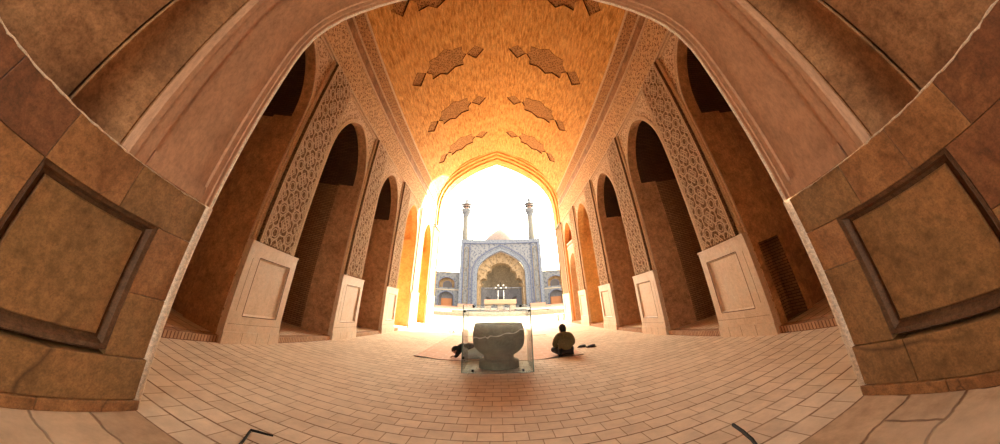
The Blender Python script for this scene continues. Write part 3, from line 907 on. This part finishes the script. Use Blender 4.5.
# ---------------------------------------------------------------- carpets
for (x0, x1, y0, y1, m, lab, seed) in ((-2.22, 2.15, 9.45, 16.3, 'carpet', 'reddish flat carpet behind the glass case with curling dark front edge', 1),
                                        (-2.15, 2.1, 16.42, 20.6, 'carpet2', 'pale faded carpet farther from the glass case, nearest the sunlit court', 2)):
    bm = BM(); rr = random.Random(seed)
    rows = []
    n = 30
    for j in range(2):
        pass
    for t in (0, 1):
        y = y0 if t == 0 else y1
    top = [[(x0 + (x1 - x0) * i / n, y + (.035 * math.sin(i * .45 + seed) if y == y0 else 0), .012 + (.030 * max(0, math.sin(i * .5 + 1.2)) if (y == y0 and seed == 1) else 0)) for i in range(n + 1)] for y in (y0, y0 + .15, y1)]
    V = grid(bm, top, 0)
    bot = [[(p[0], p[1], max(.001, p[2] - .012)) for p in r] for r in top]
    grid(bm, bot, 1, True)
    grid(bm, [top[0], bot[0]], 1, True); grid(bm, [top[2], bot[2]], 1)
    for j in (0, -1): grid(bm, [[r[j] for r in top], [r[j] for r in bot]], 1, j == -1)
    tag(link('carpet', bm, [m, 'trousers']), lab, 'carpet')


# ---------------------------------------------------------------- people
def skinned(name, verts, edges, radii, mat, parent=None, sub=2, root=0):
    me = bpy.data.meshes.new(name); me.from_pydata([Vector(v) for v in verts], edges, [])
    ob = bpy.data.objects.new(name, me); sc.collection.objects.link(ob)
    ob.modifiers.new('skin', 'SKIN'); ss = ob.modifiers.new('sub', 'SUBSURF'); ss.levels = sub; ss.render_levels = sub
    ob.modifiers['skin'].use_smooth_shade = True
    for i, v in enumerate(me.skin_vertices[0].data):
        r = radii[i]; v.radius = (r, r) if not isinstance(r, tuple) else r
        v.use_root = (i == root)
    dg = bpy.context.evaluated_depsgraph_get()
    nm = bpy.data.meshes.new_from_object(ob.evaluated_get(dg)); nm.name = name
    bpy.data.objects.remove(ob); bpy.data.meshes.remove(me)
    nm.materials.clear(); nm.materials.append(MAT[mat])
    for p in nm.polygons: p.use_smooth = True; p.material_index = 0
    o = bpy.data.objects.new(name, nm); sc.collection.objects.link(o)
    if parent is not None: o.parent = parent
    return o


def head_mesh(name, parent, loc, rot, sc_=1.0, hair=True, scarf=False):
    """head facing +y with nose, brow, ears"""
    bm = BM()
    bmesh.ops.create_uvsphere(bm, u_segments=24, v_segments=18, radius=.1)
    for v in bm.verts:
        x, y, z = v.co
        x *= .80; y *= 1.0; z *= 1.20
        if z < 0: x *= 1 + z * 2.0; y = y * (1 + z * 1.0) + (-z) * .12
        if y > .06 and abs(x) < .035: y += .02 * math.exp(-((z + .01) / .022) ** 2) * math.exp(-(x / .016) ** 2) * 1.4
        if y > .05: y -= .010 * (math.exp(-((z - .018) / .014) ** 2) * (math.exp(-((abs(x) - .03) / .014) ** 2)))
        if y > .05: y += .006 * math.exp(-((z + .055) / .010) ** 2) * math.exp(-(x / .025) ** 2)
        v.co = (x, y, z)
    for s in (-1, 1):
        r = bmesh.ops.create_uvsphere(bm, u_segments=10, v_segments=8, radius=.03, matrix=Matrix.Translation((s * .080, -.005, -.005)) @ Matrix.Diagonal((.35, .65, 1.05, 1)))
    for s in (-1, 1):
        bmesh.ops.create_uvsphere(bm, u_segments=8, v_segments=6, radius=.012, matrix=Matrix.Translation((s * .030, .086, .018)))
    M4 = Matrix.Translation(loc) @ rot.to_4x4() @ Matrix.Scale(sc_, 4)
    bmesh.ops.transform(bm, matrix=M4, verts=bm.verts)
    h = link(name, bm, 'skin', None, True); h.parent = parent
    bm = BM()
    bmesh.ops.create_uvsphere(bm, u_segments=24, v_segments=18, radius=.112)
    kill = []
    for v in bm.verts:
        x, y, z = v.co
        v.co = (x * .80, y * 1.0 - .004, z * 1.18 + .004)
        if (z < -.02 + max(0, y) * 1.2 and y > -.02) or z < -.085 or (y > .055 and z < .05): kill.append(v)
    bmesh.ops.delete(bm, geom=kill, context='VERTS')
    bmesh.ops.transform(bm, matrix=M4, verts=bm.verts)
    hh = link('hair', bm, 'hair', None, True); hh.parent = h
    return h


def hand(name, parent, wrist, direction, normal, s=1.0, curl=.5, mat='skin', thumb=1):
    """palm with five curled fingers"""
    w_ = Vector(wrist); d = Vector(direction).normalized(); n = Vector(normal); n = (n - d * n.dot(d)).normalized(); side = d.cross(n)
    V = [w_]; E_ = []; R = [.024 * s]
    palm = w_ + d * .05 * s; V.append(palm); E_.append((0, 1)); R.append((.036 * s, .018 * s))
    kn = w_ + d * .085 * s; V.append(kn); E_.append((1, 2)); R.append((.036 * s, .014 * s))
    for k, (o_, L) in enumerate(((-.030, .066), (-.010, .076), (.010, .072), (.029, .056))):
        b = kn + side * o_ * s; prev = 2; dd = d.copy(); p = b
        V.append(p); E_.append((prev, len(V) - 1)); R.append(.0095 * s); prev = len(V) - 1
        for j in range(3):
            dd = (dd * math.cos(curl * .8) + n * math.sin(curl * .8)).normalized()
            p = p + dd * L / 3 * s; V.append(p); E_.append((prev, len(V) - 1)); R.append((.0090 - .001 * j) * s); prev = len(V) - 1
    t0 = w_ + d * .03 * s - side * .03 * s * thumb; V.append(t0); E_.append((1, len(V) - 1)); R.append(.012 * s)
    t1 = t0 + (d * .6 - side * .6 * thumb + n * .4).normalized() * .032 * s; V.append(t1); E_.append((len(V) - 2, len(V) - 1)); R.append(.010 * s)
    t2 = t1 + (d * .9 - side * .1 * thumb + n * .4).normalized() * .028 * s; V.append(t2); E_.append((len(V) - 2, len(V) - 1)); R.append(.009 * s)
    return skinned(name, V, E_, R, mat, parent, 1)


# man sitting cross-legged with his back to us
man = empty('person', (1.72, 9.68, .03), 'man in an olive jacket and black trousers sitting cross-legged on the carpet, back turned', 'person')
man.rotation_euler = (0, 0, .10)
V = [(0, 0, .13), (0, -.03, .23), (0, -.04, .34), (0, -.01, .45), (0, .04, .52), (0, .08, .575), (0, .10, .60),
     (-.16, .03, .50), (-.235, .04, .40), (-.265, .10, .27), (-.17, .25, .22), (-.09, .31, .21),
     (.16, .03, .50), (.235, .04, .40), (.265, .10, .27), (.17, .25, .22), (.09, .31, .21)]
Eg = [(0, 1), (1, 2), (2, 3), (3, 4), (4, 5), (5, 6), (4, 7), (7, 8), (8, 9), (9, 10), (10, 11), (4, 12), (12, 13), (13, 14), (14, 15), (15, 16)]
Rr = [(.21, .16), (.22, .165), (.22, .16), (.20, .145), (.13, .10), (.07, .065), (.06, .06), .095, .085, .075, .055, .042, .095, .085, .075, .055, .042]
skinned('jacket', V, Eg, Rr, 'jacket', man, 2, 0)
V = [(0, .0, .10), (-.13, .02, .10), (-.22, .20, .12), (-.26, .34, .13), (-.15, .42, .09), (.06, .40, .06), (.14, .38, .05),
     (.13, .02, .10), (.22, .20, .12), (.26, .34, .13), (.15, .46, .12), (-.06, .46, .12), (-.16, .44, .10)]
Eg = [(0, 1), (1, 2), (2, 3), (3, 4), (4, 5), (5, 6), (0, 7), (7, 8), (8, 9), (9, 10), (10, 11), (11, 12)]
Rr = [(.17, .10), .115, .095, .078, .06, .045, .05, .115, .095, .078, .06, .045, .05]
skinned('trousers', V, Eg, Rr, 'trousers', man, 2, 0)
head_mesh('head', man, (.0, .125, .675), Matrix.Rotation(-.35, 3, 'X') @ Matrix.Rotation(.25, 3, 'Z'), 1.12)
bm = BM(); tube(bm, [(0, .05, .52), (-.01, .09, .60), (-.02, .115, .65)], [.062, .056, .054], 12); nk = link('neck', bm, 'skin', None, True); nk.parent = man
bm = BM(); tube(bm, [(0, .075, .565), (0, .088, .60)], [.082, .076], 14); ck = link('collar', bm, 'jacket', None, True); ck.parent = man
hand('hand', man, (-.09, .31, .21), (.8, .5, -.25), (0, .2, -1), 1.0, .5)
hand('hand', man, (.09, .31, .21), (-.8, .5, -.25), (0, .2, -1), 1.0, .5, thumb=-1)

# second person, kneeling and bowed low beside the glass case
pr = empty('person', (-1.02, 9.75, .03), 'kneeling person bowed low in a dark top and patterned grey-blue skirt behind the glass case', 'person')
V = [(.40, .0, .24), (.26, 0, .29), (.12, 0, .32), (-.02, 0, .33), (-.09, 0, .27),
     (-.03, -.17, .26), (-.06, -.22, .15), (-.10, -.19, .07), (-.15, -.13, .045), (-.03, .17, .26), (-.06, .22, .15), (-.10, .19, .07), (-.15, .13, .045)]
Eg = [(0, 1), (1, 2), (2, 3), (3, 4), (3, 5), (5, 6), (6, 7), (7, 8), (3, 9), (9, 10), (10, 11), (11, 12)]
Rr = [(.16, .13), (.17, .13), (.18, .13), (.18, .14), .09, .075, .06, .052, .038, .075, .06, .052, .038]
skinned('top', V, Eg, Rr, 'trousers', pr, 2, 0)
V = [(.40, 0, .26), (.48, -.10, .22), (.22, -.14, .13), (.06, -.14, .08), (.30, -.13, .06), (.58, -.13, .05), (.48, .10, .22), (.22, .14, .13), (.06, .14, .08), (.30, .13, .06), (.58, .13, .05)]
Eg = [(0, 1), (1, 2), (2, 3), (3, 4), (4, 5), (0, 6), (6, 7), (7, 8), (8, 9), (9, 10)]
Rr = [(.19, .17), .15, .12, .08, .06, .045, .15, .12, .08, .06, .045]
skinned('skirt', V, Eg, Rr, 'bluecloth', pr, 2, 0)
head_mesh('head', pr, (-.12, 0, .20), Matrix.Rotation(PI / 2, 3, 'Z') @ Matrix.Rotation(-1.35, 3, 'X'), 1.05)
bm = BM(); tube(bm, [(-.06, 0, .27), (-.13, 0, .22)], [.06, .055], 12); nk = link('neck', bm, 'skin', None, True); nk.parent = pr
hand('hand', pr, (-.15, -.13, .045), (-.7, .6, -.05), (0, 0, -1), 1.0, .3)
hand('hand', pr, (-.15, .13, .045), (-.7, -.6, -.05), (0, 0, -1), 1.0, .3, thumb=-1)


# ---------------------------------------------------------------- shoes
def shoe(loc, rz, lab, grp):
    o = empty('shoe', loc, lab, 'shoe', grp); o.rotation_euler = (0, 0, rz)
    V = [(0, -.10, .045), (0, -.02, .045), (0, .07, .038), (0, .14, .03)]
    up = skinned('upper', V, [(0, 1), (1, 2), (2, 3)], [(.036, .042), (.038, .044), (.042, .034), (.034, .024)], 'shoe', o, 2)
    bm = BM()
    pts = [(math.cos(a) * (.040 + .006 * math.sin(a)), .02 + math.sin(a) * .15) for a in [2 * PI * i / 20 for i in range(20)]]
    A = [bm.verts.new((x, y, .0)) for x, y in pts]; B = [bm.verts.new((x, y, .018)) for x, y in pts]
    bm.faces.new(list(reversed(A))); bm.faces.new(B)
    for i in range(20): bm.faces.new((A[i], A[(i + 1) % 20], B[(i + 1) % 20], B[i]))
    s = link('sole', bm, 'black'); s.parent = o
    return o


shoe((2.46, 10.85, 0), 1.1, 'black shoe right of the seated man, farther of his pair', "seated man's shoes")
shoe((2.68, 10.60, 0), 1.35, 'black shoe right of the seated man, nearer of his pair', "seated man's shoes")
shoe((-2.52, 18.5, 0), .1, 'left one of the dark shoes beside the faded carpet', 'shoes beside the faded carpet')
shoe((-2.32, 18.4, 0), -.15, 'right one of the dark shoes beside the faded carpet', 'shoes beside the faded carpet')

# ---------------------------------------------------------------- bent iron bars near the camera
bm = BM(); tube(bm, [(-1.80, 2.3, .012), (-1.93, 2.62, .012), (-2.02, 2.86, .014), (-2.09, 3.03, .03), (-2.105, 3.07, .035), (-2.06, 3.10, .032), (-1.98, 3.13, .03), (-1.93, 3.15, .03)], [.012, .012, .012, .012, .012, .011, .010, .009], 10)
tag(link('iron_bar', bm, 'black', None, True), 'black iron rod bent to a hook on the floor at lower left', 'iron bar')
bm = BM(); tube(bm, [(1.97, 3.18, .016), (1.93, 3.0, .015), (1.87, 2.8, .014), (1.78, 2.6, .014), (1.66, 2.4, .014), (1.5, 2.2, .014)], .016, 10)
tag(link('iron_bar', bm, 'black', None, True), 'black curved iron bar with a blunt end on the floor at lower right', 'iron bar')

# ---------------------------------------------------------------- stool by the right front pier
st = empty('stool', (4.52, 25.75, 0), 'small pale stool at the foot of the front right pier', 'stool')
bm = BM(); box(bm, 4.28, 4.76, 25.5, 26.0, .46, .52); bevel(bm, .01); link('seat', bm, 'pink_stone', st)
for dx in (4.31, 4.73):
    for dy in (25.53, 25.97):
        bm = BM(); box(bm, dx - .03, dx + .03, dy - .03, dy + .03, 0, .46); link('leg', bm, 'pink_stone', st)
bm = BM(); box(bm, 4.34, 4.70, 25.52, 25.54, .12, .16); link('stretcher', bm, 'pink_stone', st)

# ================================================================ THE COURT
PY, PC = 105.0, 1.0
GZ = .35
portal = empty('mosque_portal', (PC, PY, GZ), 'tall blue-tiled arched mosque portal with two minarets across the sunlit court', 'portal')
PWD, PT = 13.1, 21.9


def lk(name, bm, m, parent, smooth=False):
    return link(name, bm, m, parent, smooth)


AW, AS_, AA = 8.9, 9.8, 19.7      # outer arch
hole = arch_full(PC, AW, AS_, AA, 0, MOUTH_N)
bm = BM()
front = [(PC - PWD, 0), (PC - AW, 0)] + hole[1:-1] + [(PC + AW, 0), (PC + PWD, 0), (PC + PWD, PT), (PC - PWD, PT)]
sheet(bm, front, [], lambda x, z: (x, PY, z), flip=False)
for sg in (-1, 1): box(bm, PC + sg * PWD, PC + sg * (PWD - .3), PY + .01, PY + 7, 0, PT)
box(bm, PC - PWD + .3, PC + PWD - .3, PY + .05, PY + 7, PT - .35, PT - .01)
lk('front_wall', bm, 'tile_blue', portal)
bm = BM()
sweep(bm, hole, [(PY + .0, 0), (PY - .12, 0), (PY - .12, -.25), (PY, -.3), (PY, -1.3), (PY + .9, -1.35), (PY + 1.0, -1.35)], lambda x, z, t: (x, t, z))
lk('arch_band', bm, 'tile_pale', portal)
bm = BM()
sweep(bm, arch_full(PC, AW + .2, AS_, AA + .25, 0, MOUTH_N), [(PY, 0), (PY - .15, 0), (PY - .15, .22), (PY, .22)], lambda x, z, t: (x, t, z))
lk('arch_border', bm, 'tile_line', portal)
# golden muqarnas ring with scalloped opening
inner = arch_full(PC, AW - 1.3, AS_ - .2, AA - 1.7, 0, MOUTH_N)
sc_pts = [(6.9, 0), (6.9, 6.6), (6.2, 7.6), (6.9, 7.9), (6.6, 8.9), (5.6, 9.6), (5.0, 9.5), (5.0, 10.7), (4.4, 11.7), (3.5, 12.0), (3.4, 12.9), (2.6, 13.8), (1.4, 14.3), (0, 14.5)]
scal = [(PC - x, z) for x, z in sc_pts] + [(PC + x, z) for x, z in reversed(sc_pts[:-1])]
bm = BM()
sheet(bm, inner[:1] + inner[1:] + list(reversed(scal)), [], lambda x, z: (x, PY + 1.0 + .9 * max(0, 1 - abs(x - PC) / 9), z), cu=[PC + i * .8 for i in range(-9, 10)], flip=False)
sweep(bm, scal, [(PY + 1.6, 0), (PY + 3.2, -.5)], lambda x, z, t: (x, t, z))
lk('muqarnas_ring', bm, 'gold_brick', portal)
# ribs of the muqarnas
for r0, r1, n in ((1.0, .88, 1),):
    for i in range(2, len(inner) - 2, 2):
        a = inner[i]; 
        j = min(range(len(scal)), key=lambda q: (scal[q][0] - a[0]) ** 2 + (scal[q][1] - a[1]) ** 2)
        b = scal[j]
        if a[1] <= 8: continue
        bm = BM(); tube(bm, [(a[0], PY + .95 + .9 * max(0, 1 - abs(a[0] - PC) / 9), a[1]), (b[0], PY + .95 + .9 * max(0, 1 - abs(b[0] - PC) / 9), b[1])], .09, 6)
        lk('muqarnas_rib', bm, 'gold_dark', portal)
# niche interior: half octagon walls and semi dome
bm = BM()
oc = [(PC - 6.9, PY + 3.0), (PC - 6.2, PY + 6.2), (PC - 3, PY + 8.8), (PC + 3, PY + 8.8), (PC + 6.2, PY + 6.2), (PC + 6.9, PY + 3.0)]
lv = [(0, 1), (6.4, 1), (6.6, .99)]
rows = [[(x, y, z) for x, y in oc] for z in (0, 6.4)]
grid(bm, rows, 0, uv=[[(i * 4, z) for i in range(6)] for z in (0, 6.4)])
for a in range(9):
    pass
rows = []
for t in range(10):
    th = t / 9 * PI / 2; k = math.cos(th) * .98 + .02
    rows.append([(PC + (x - PC) * k, PY + 3.0 + (y - PY - 3.0) * k, 6.4 + 8.9 * math.sin(th)) for x, y in oc])
grid(bm, rows, 1, uv=[[(i * 4, t) for i in range(6)] for t in range(10)])
lk('niche', bm, ['niche_tile', 'gold_dark'], portal)
bm = BM(); box(bm, PC - 6.6, PC + 6.6, PY + 2.9, PY + 3.1, 6.4, 6.7); lk('niche_band', bm, 'tile_blue', portal)
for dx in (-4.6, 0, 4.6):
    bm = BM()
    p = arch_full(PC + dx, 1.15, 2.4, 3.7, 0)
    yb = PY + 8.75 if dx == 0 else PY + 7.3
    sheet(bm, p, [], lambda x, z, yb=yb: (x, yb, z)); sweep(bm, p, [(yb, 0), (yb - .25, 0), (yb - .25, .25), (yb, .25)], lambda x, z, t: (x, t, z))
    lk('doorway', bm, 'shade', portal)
# frame bands and side niches
bm = BM()
for x0, x1 in ((PC - PWD, PC - PWD + .9), (PC + PWD - .9, PC + PWD)): box(bm, x0, x1, PY - .25, PY + .02, 0, PT)
box(bm, PC - PWD + .9, PC + PWD - .9, PY - .25, PY + .02, PT - 1.1, PT)
lk('outer_frame', bm, 'tile_pale', portal)
bm = BM()
for x in (PC - PWD + .95, PC + PWD - .95, PC - PWD + 3.1, PC + PWD - 3.1): box(bm, x - .1, x + .1, PY - .28, PY + .01, 0, PT - 1.15)
box(bm, PC - PWD + .95, PC + PWD - .95, PY - .28, PY + .01, PT - 1.3, PT - 1.12)
lk('frame_line', bm, 'tile_line', portal)
for sg in (-1, 1):
    for z0, z1 in ((1.9, 6.0), (6.7, 12.0), (12.6, 19.3)):
        bm = BM()
        xc = PC + sg * (PWD - 2.0)
        p = arch_full(xc, .62, z1 - .9, z1, z0)
        sheet(bm, p, [], lambda x, z: (x, PY - .02, z)); sweep(bm, p + [p[0]], [(PY, 0), (PY - .14, 0), (PY - .14, .14), (PY, .14)], lambda x, z, t: (x, t, z), mis=[1, 1, 1])
        lk('blind_niche', bm, ['tile_grey', 'gold_dark'], portal)
bm = BM(); box(bm, PC - PWD - .1, PC - AW + .4, PY - .35, PY + .3, 0, 1.5); lk('stone_base', bm, 'pink_stone', portal)
bm = BM(); box(bm, PC + AW - .4, PC + PWD + .1, PY - .35, PY + .3, 0, 1.5)
lk('stone_base', bm, 'pink_stone', portal)
# minarets
for sg in (-1, 1):
    mx, my = PC + (-12.05 if sg < 0 else 10.75), PY + 3
    bm = BM(); lathe(bm, [(1.12, PT - 1.5), (1.10, PT), (.98, 31.2)], (mx, my, 0), 20)
    mn = lk('minaret', bm, 'minaret', portal, True)
    bm = BM(); lathe(bm, [(.98, 30.6), (1.1, 31.0), (1.15, 31.4), (1.55, 32.2), (1.75, 33.0), (1.8, 33.1), (1.8, 33.3), (.9, 33.32)], (mx, my, 0), 20); lk('gallery', bm, 'tile_grey', mn)
    bm = BM()
    for i in range(12):
        a = 2 * PI * i / 12
        tube(bm, [(mx + 1.7 * math.cos(a), my + 1.7 * math.sin(a), 33.3), (mx + 1.7 * math.cos(a), my + 1.7 * math.sin(a), 34.3)], .06, 5)
    lathe(bm, [(1.74, 34.25), (1.74, 34.35), (1.64, 34.35), (1.64, 34.25)], (mx, my, 0), 20)
    lk('railing', bm, 'tile_grey', mn)
    bm = BM(); lathe(bm, [(.85, 33.3), (.85, 35.2)], (mx, my, 0), 16); lk('lantern', bm, 'pink_stone', mn, True)
    bm = BM(); lathe(bm, [(1.95, 35.1), (1.9, 35.3), (1.0, 35.75), (.55, 36.0), (.5, 36.3), (.62, 36.7), (.5, 37.1), (.05, 37.5)], (mx, my, 0), 20); lk('cap', bm, 'tile_grey', mn, True)

dome = empty('dome', (PC + .3, PY + 22, 0), 'low pinkish dome rising behind the middle of the mosque portal', 'dome')
bm = BM(); lathe(bm, [(9.5, 0), (9.5, 16.5), (8.9, 16.6)], (PC + .3, PY + 22, 0), 32); lk('drum', bm, 'buff', dome)
bm = BM(); lathe(bm, [(8.9, 16.6), (8.9, 18.6), (8.5, 21.2), (7.6, 23.8), (6.2, 26.1), (4.6, 27.9), (2.9, 29.2), (1.3, 30.1), (.1, 30.6)], (PC + .3, PY + 22, 0), 40); lk('shell', bm, 'dome', dome, True)


# arcades either side
def arcade(sg, lab):
    xa = PC + sg * (PWD + .02); nb = 4; bw = 7.2
    root = empty('arcade_wing', (xa + sg * nb * bw / 2, PY + .8, GZ), lab, 'arcade')
    ZT = 11.0
    bm = BM(); holes = []; bays = []
    for i in range(nb):
        cx = xa + sg * (3.9 + bw * i)
        hi = arch_full(cx, 2.5, 6.9 + .6, 9.5, 6.3); lo = arch_full(cx, 2.35, 2.9, 5.1, .35)
        bays.append((cx, hi, lo)); holes += [list(hi), list(lo)]
    x0, x1 = sorted((xa, xa + sg * (nb * bw + 1)))
    sheet(bm, [(x0, 0), (x1, 0), (x1, ZT), (x0, ZT)], holes, lambda x, z: (x, PY + .8, z))
    box(bm, x0, x1, PY + .82, PY + 6, ZT - .2, ZT)
    box(bm, x0, x1, PY + 5.5, PY + 6, 0, ZT - .2)
    lk('facade_wall', bm, 'tile_grey', root)
    bm = BM(); box(bm, x0, x1, PY + .7, PY + .85, ZT, ZT + .3); box(bm, x0, x1, PY + .72, PY + .82, 5.55, 5.8); lk('parapet', bm, 'buff', root)
    for cx, hi, lo in bays:
        bm = BM()
        sweep(bm, hi, [(PY + .8, 0), (PY + 2.2, 0)], lambda x, z, t: (x, t, z)); sweep(bm, hi, [(PY + .8, .16), (PY + .7, .16), (PY + .7, .0), (PY + .8, 0)], lambda x, z, t: (x, t, z), flip=True, mis=[1, 1, 1])
        sheet(bm, hi, [], lambda x, z: (x, PY + 2.2, z))
        ar = lk('upper_arch', bm, ['gold_brick', 'tile_line'], root)
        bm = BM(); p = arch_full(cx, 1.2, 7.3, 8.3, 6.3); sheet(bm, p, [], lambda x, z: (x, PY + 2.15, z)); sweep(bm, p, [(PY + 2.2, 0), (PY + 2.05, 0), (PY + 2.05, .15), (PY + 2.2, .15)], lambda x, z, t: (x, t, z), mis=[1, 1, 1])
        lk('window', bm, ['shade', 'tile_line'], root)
        bm = BM()
        sweep(bm, lo, [(PY + .8, 0), (PY + 2.6, 0)], lambda x, z, t: (x, t, z)); sweep(bm, lo, [(PY + .8, .16), (PY + .7, .16), (PY + .7, .0), (PY + .8, 0)], lambda x, z, t: (x, t, z), flip=True, mis=[1, 1, 1])
        sheet(bm, lo, [], lambda x, z: (x, PY + 2.6, z))
        lk('lower_arch', bm, ['niche_tile', 'tile_line'], root)
        bm = BM()
        dz = 3.0
        box(bm, cx - 1.7, cx + 1.7, PY + 2.45, PY + 2.58, .35, dz)
        for t in range(4): box(bm, cx - 1.55 + t * .8, cx - .9 + t * .8, PY + 2.4, PY + 2.46, .5, dz - .2)
        lk('door', bm, 'wood', root)
    bm = BM(); box(bm, x0, x1, PY + .6, PY + .85, 0, .35 + .4); lk('stone_base', bm, 'pink_stone', root)
    return root


arcade(-1, 'two-storey tiled arcade wing left of the portal, wooden doors in its lower arches')
arcade(1, 'two-storey tiled arcade wing right of the portal, beside the right minaret')
bm = BM(); box(bm, -45, 45, 100, 140, -.3, GZ); tag(link('court_terrace', bm, 'court'), kind='structure')

# ablution platform in the pool, mid court
ab = empty('pool_platform', (.3, 50, 0), 'raised pinkish stone platform on arched supports over the court pool', 'platform')
bm = BM(); box(bm, -1.95, 2.45, 48, 52.4, 1.55, 2.15); bevel(bm, .04); lk('slab', bm, 'pink_stone', ab)
for x0, x1 in ((-1.9, -1.1), (1.6, 2.4), (-.1, .6)):
    bm = BM()
    box(bm, x0, x1, 48.3, 52.1, 0, 1.55)
    lk('support', bm, 'buff', ab)
for xc in (-.6, 1.1):
    bm = BM()
    p = arch_full(xc, .48, 1.0, 1.5)
    sheet(bm, [(xc - .5, .95)] + [(a, b) for a, b in p] + [(xc + .5, .95), (xc + .5, 1.56), (xc - .5, 1.56)], [], lambda x, z: (x, 48.4, z))
    lk('arch_spandrel', bm, 'buff', ab)
# pool rim
bm = BM()
for bx in ((-8, 8.5, 43, 43.4), (-8, 8.5, 57, 57.4), (-8, -7.6, 43.4, 57), (8.1, 8.5, 43.4, 57)): box(bm, *bx, -.02, .45)
pool = tag(lk('court_pool', bm, 'buff', None), 'square stone-rimmed pool around the raised platform in the court', 'pool')
# lamp post with floodlights
lp = empty('lamp_post', (.45, 60, 0), 'grey lamp post with a cluster of white floodlights behind the pool platform', 'lamp post')
bm = BM()
for x in (-.05, .95): tube(bm, [(x, 60, 0), (x, 60, 4.0)], .045, 8)
lk('pole', bm, 'white_paint', lp, True)
bm = BM(); box(bm, -.5, 1.4, 59.92, 60.08, 4.0, 4.12); tube(bm, [(.45, 60, 4.1), (.45, 60, 5.3)], .06, 6); lk('crossbar', bm, 'black', lp)
for x, z in ((-.45, 4.35), (.45, 4.3), (1.35, 4.35), (0, 4.75), (.9, 4.75)):
    bm = BM(); bmesh.ops.create_uvsphere(bm, u_segments=12, v_segments=8, radius=.16, matrix=Matrix.Translation((x, 59.9, z)) @ Matrix.Diagonal((1, .6, 1, 1))); lk('floodlight', bm, 'white_paint', lp, True)
bm = BM(); box(bm, -.3, 1.2, 59.6, 60.4, 0, .9); bevel(bm, .03); lk('base', bm, 'shade', lp)
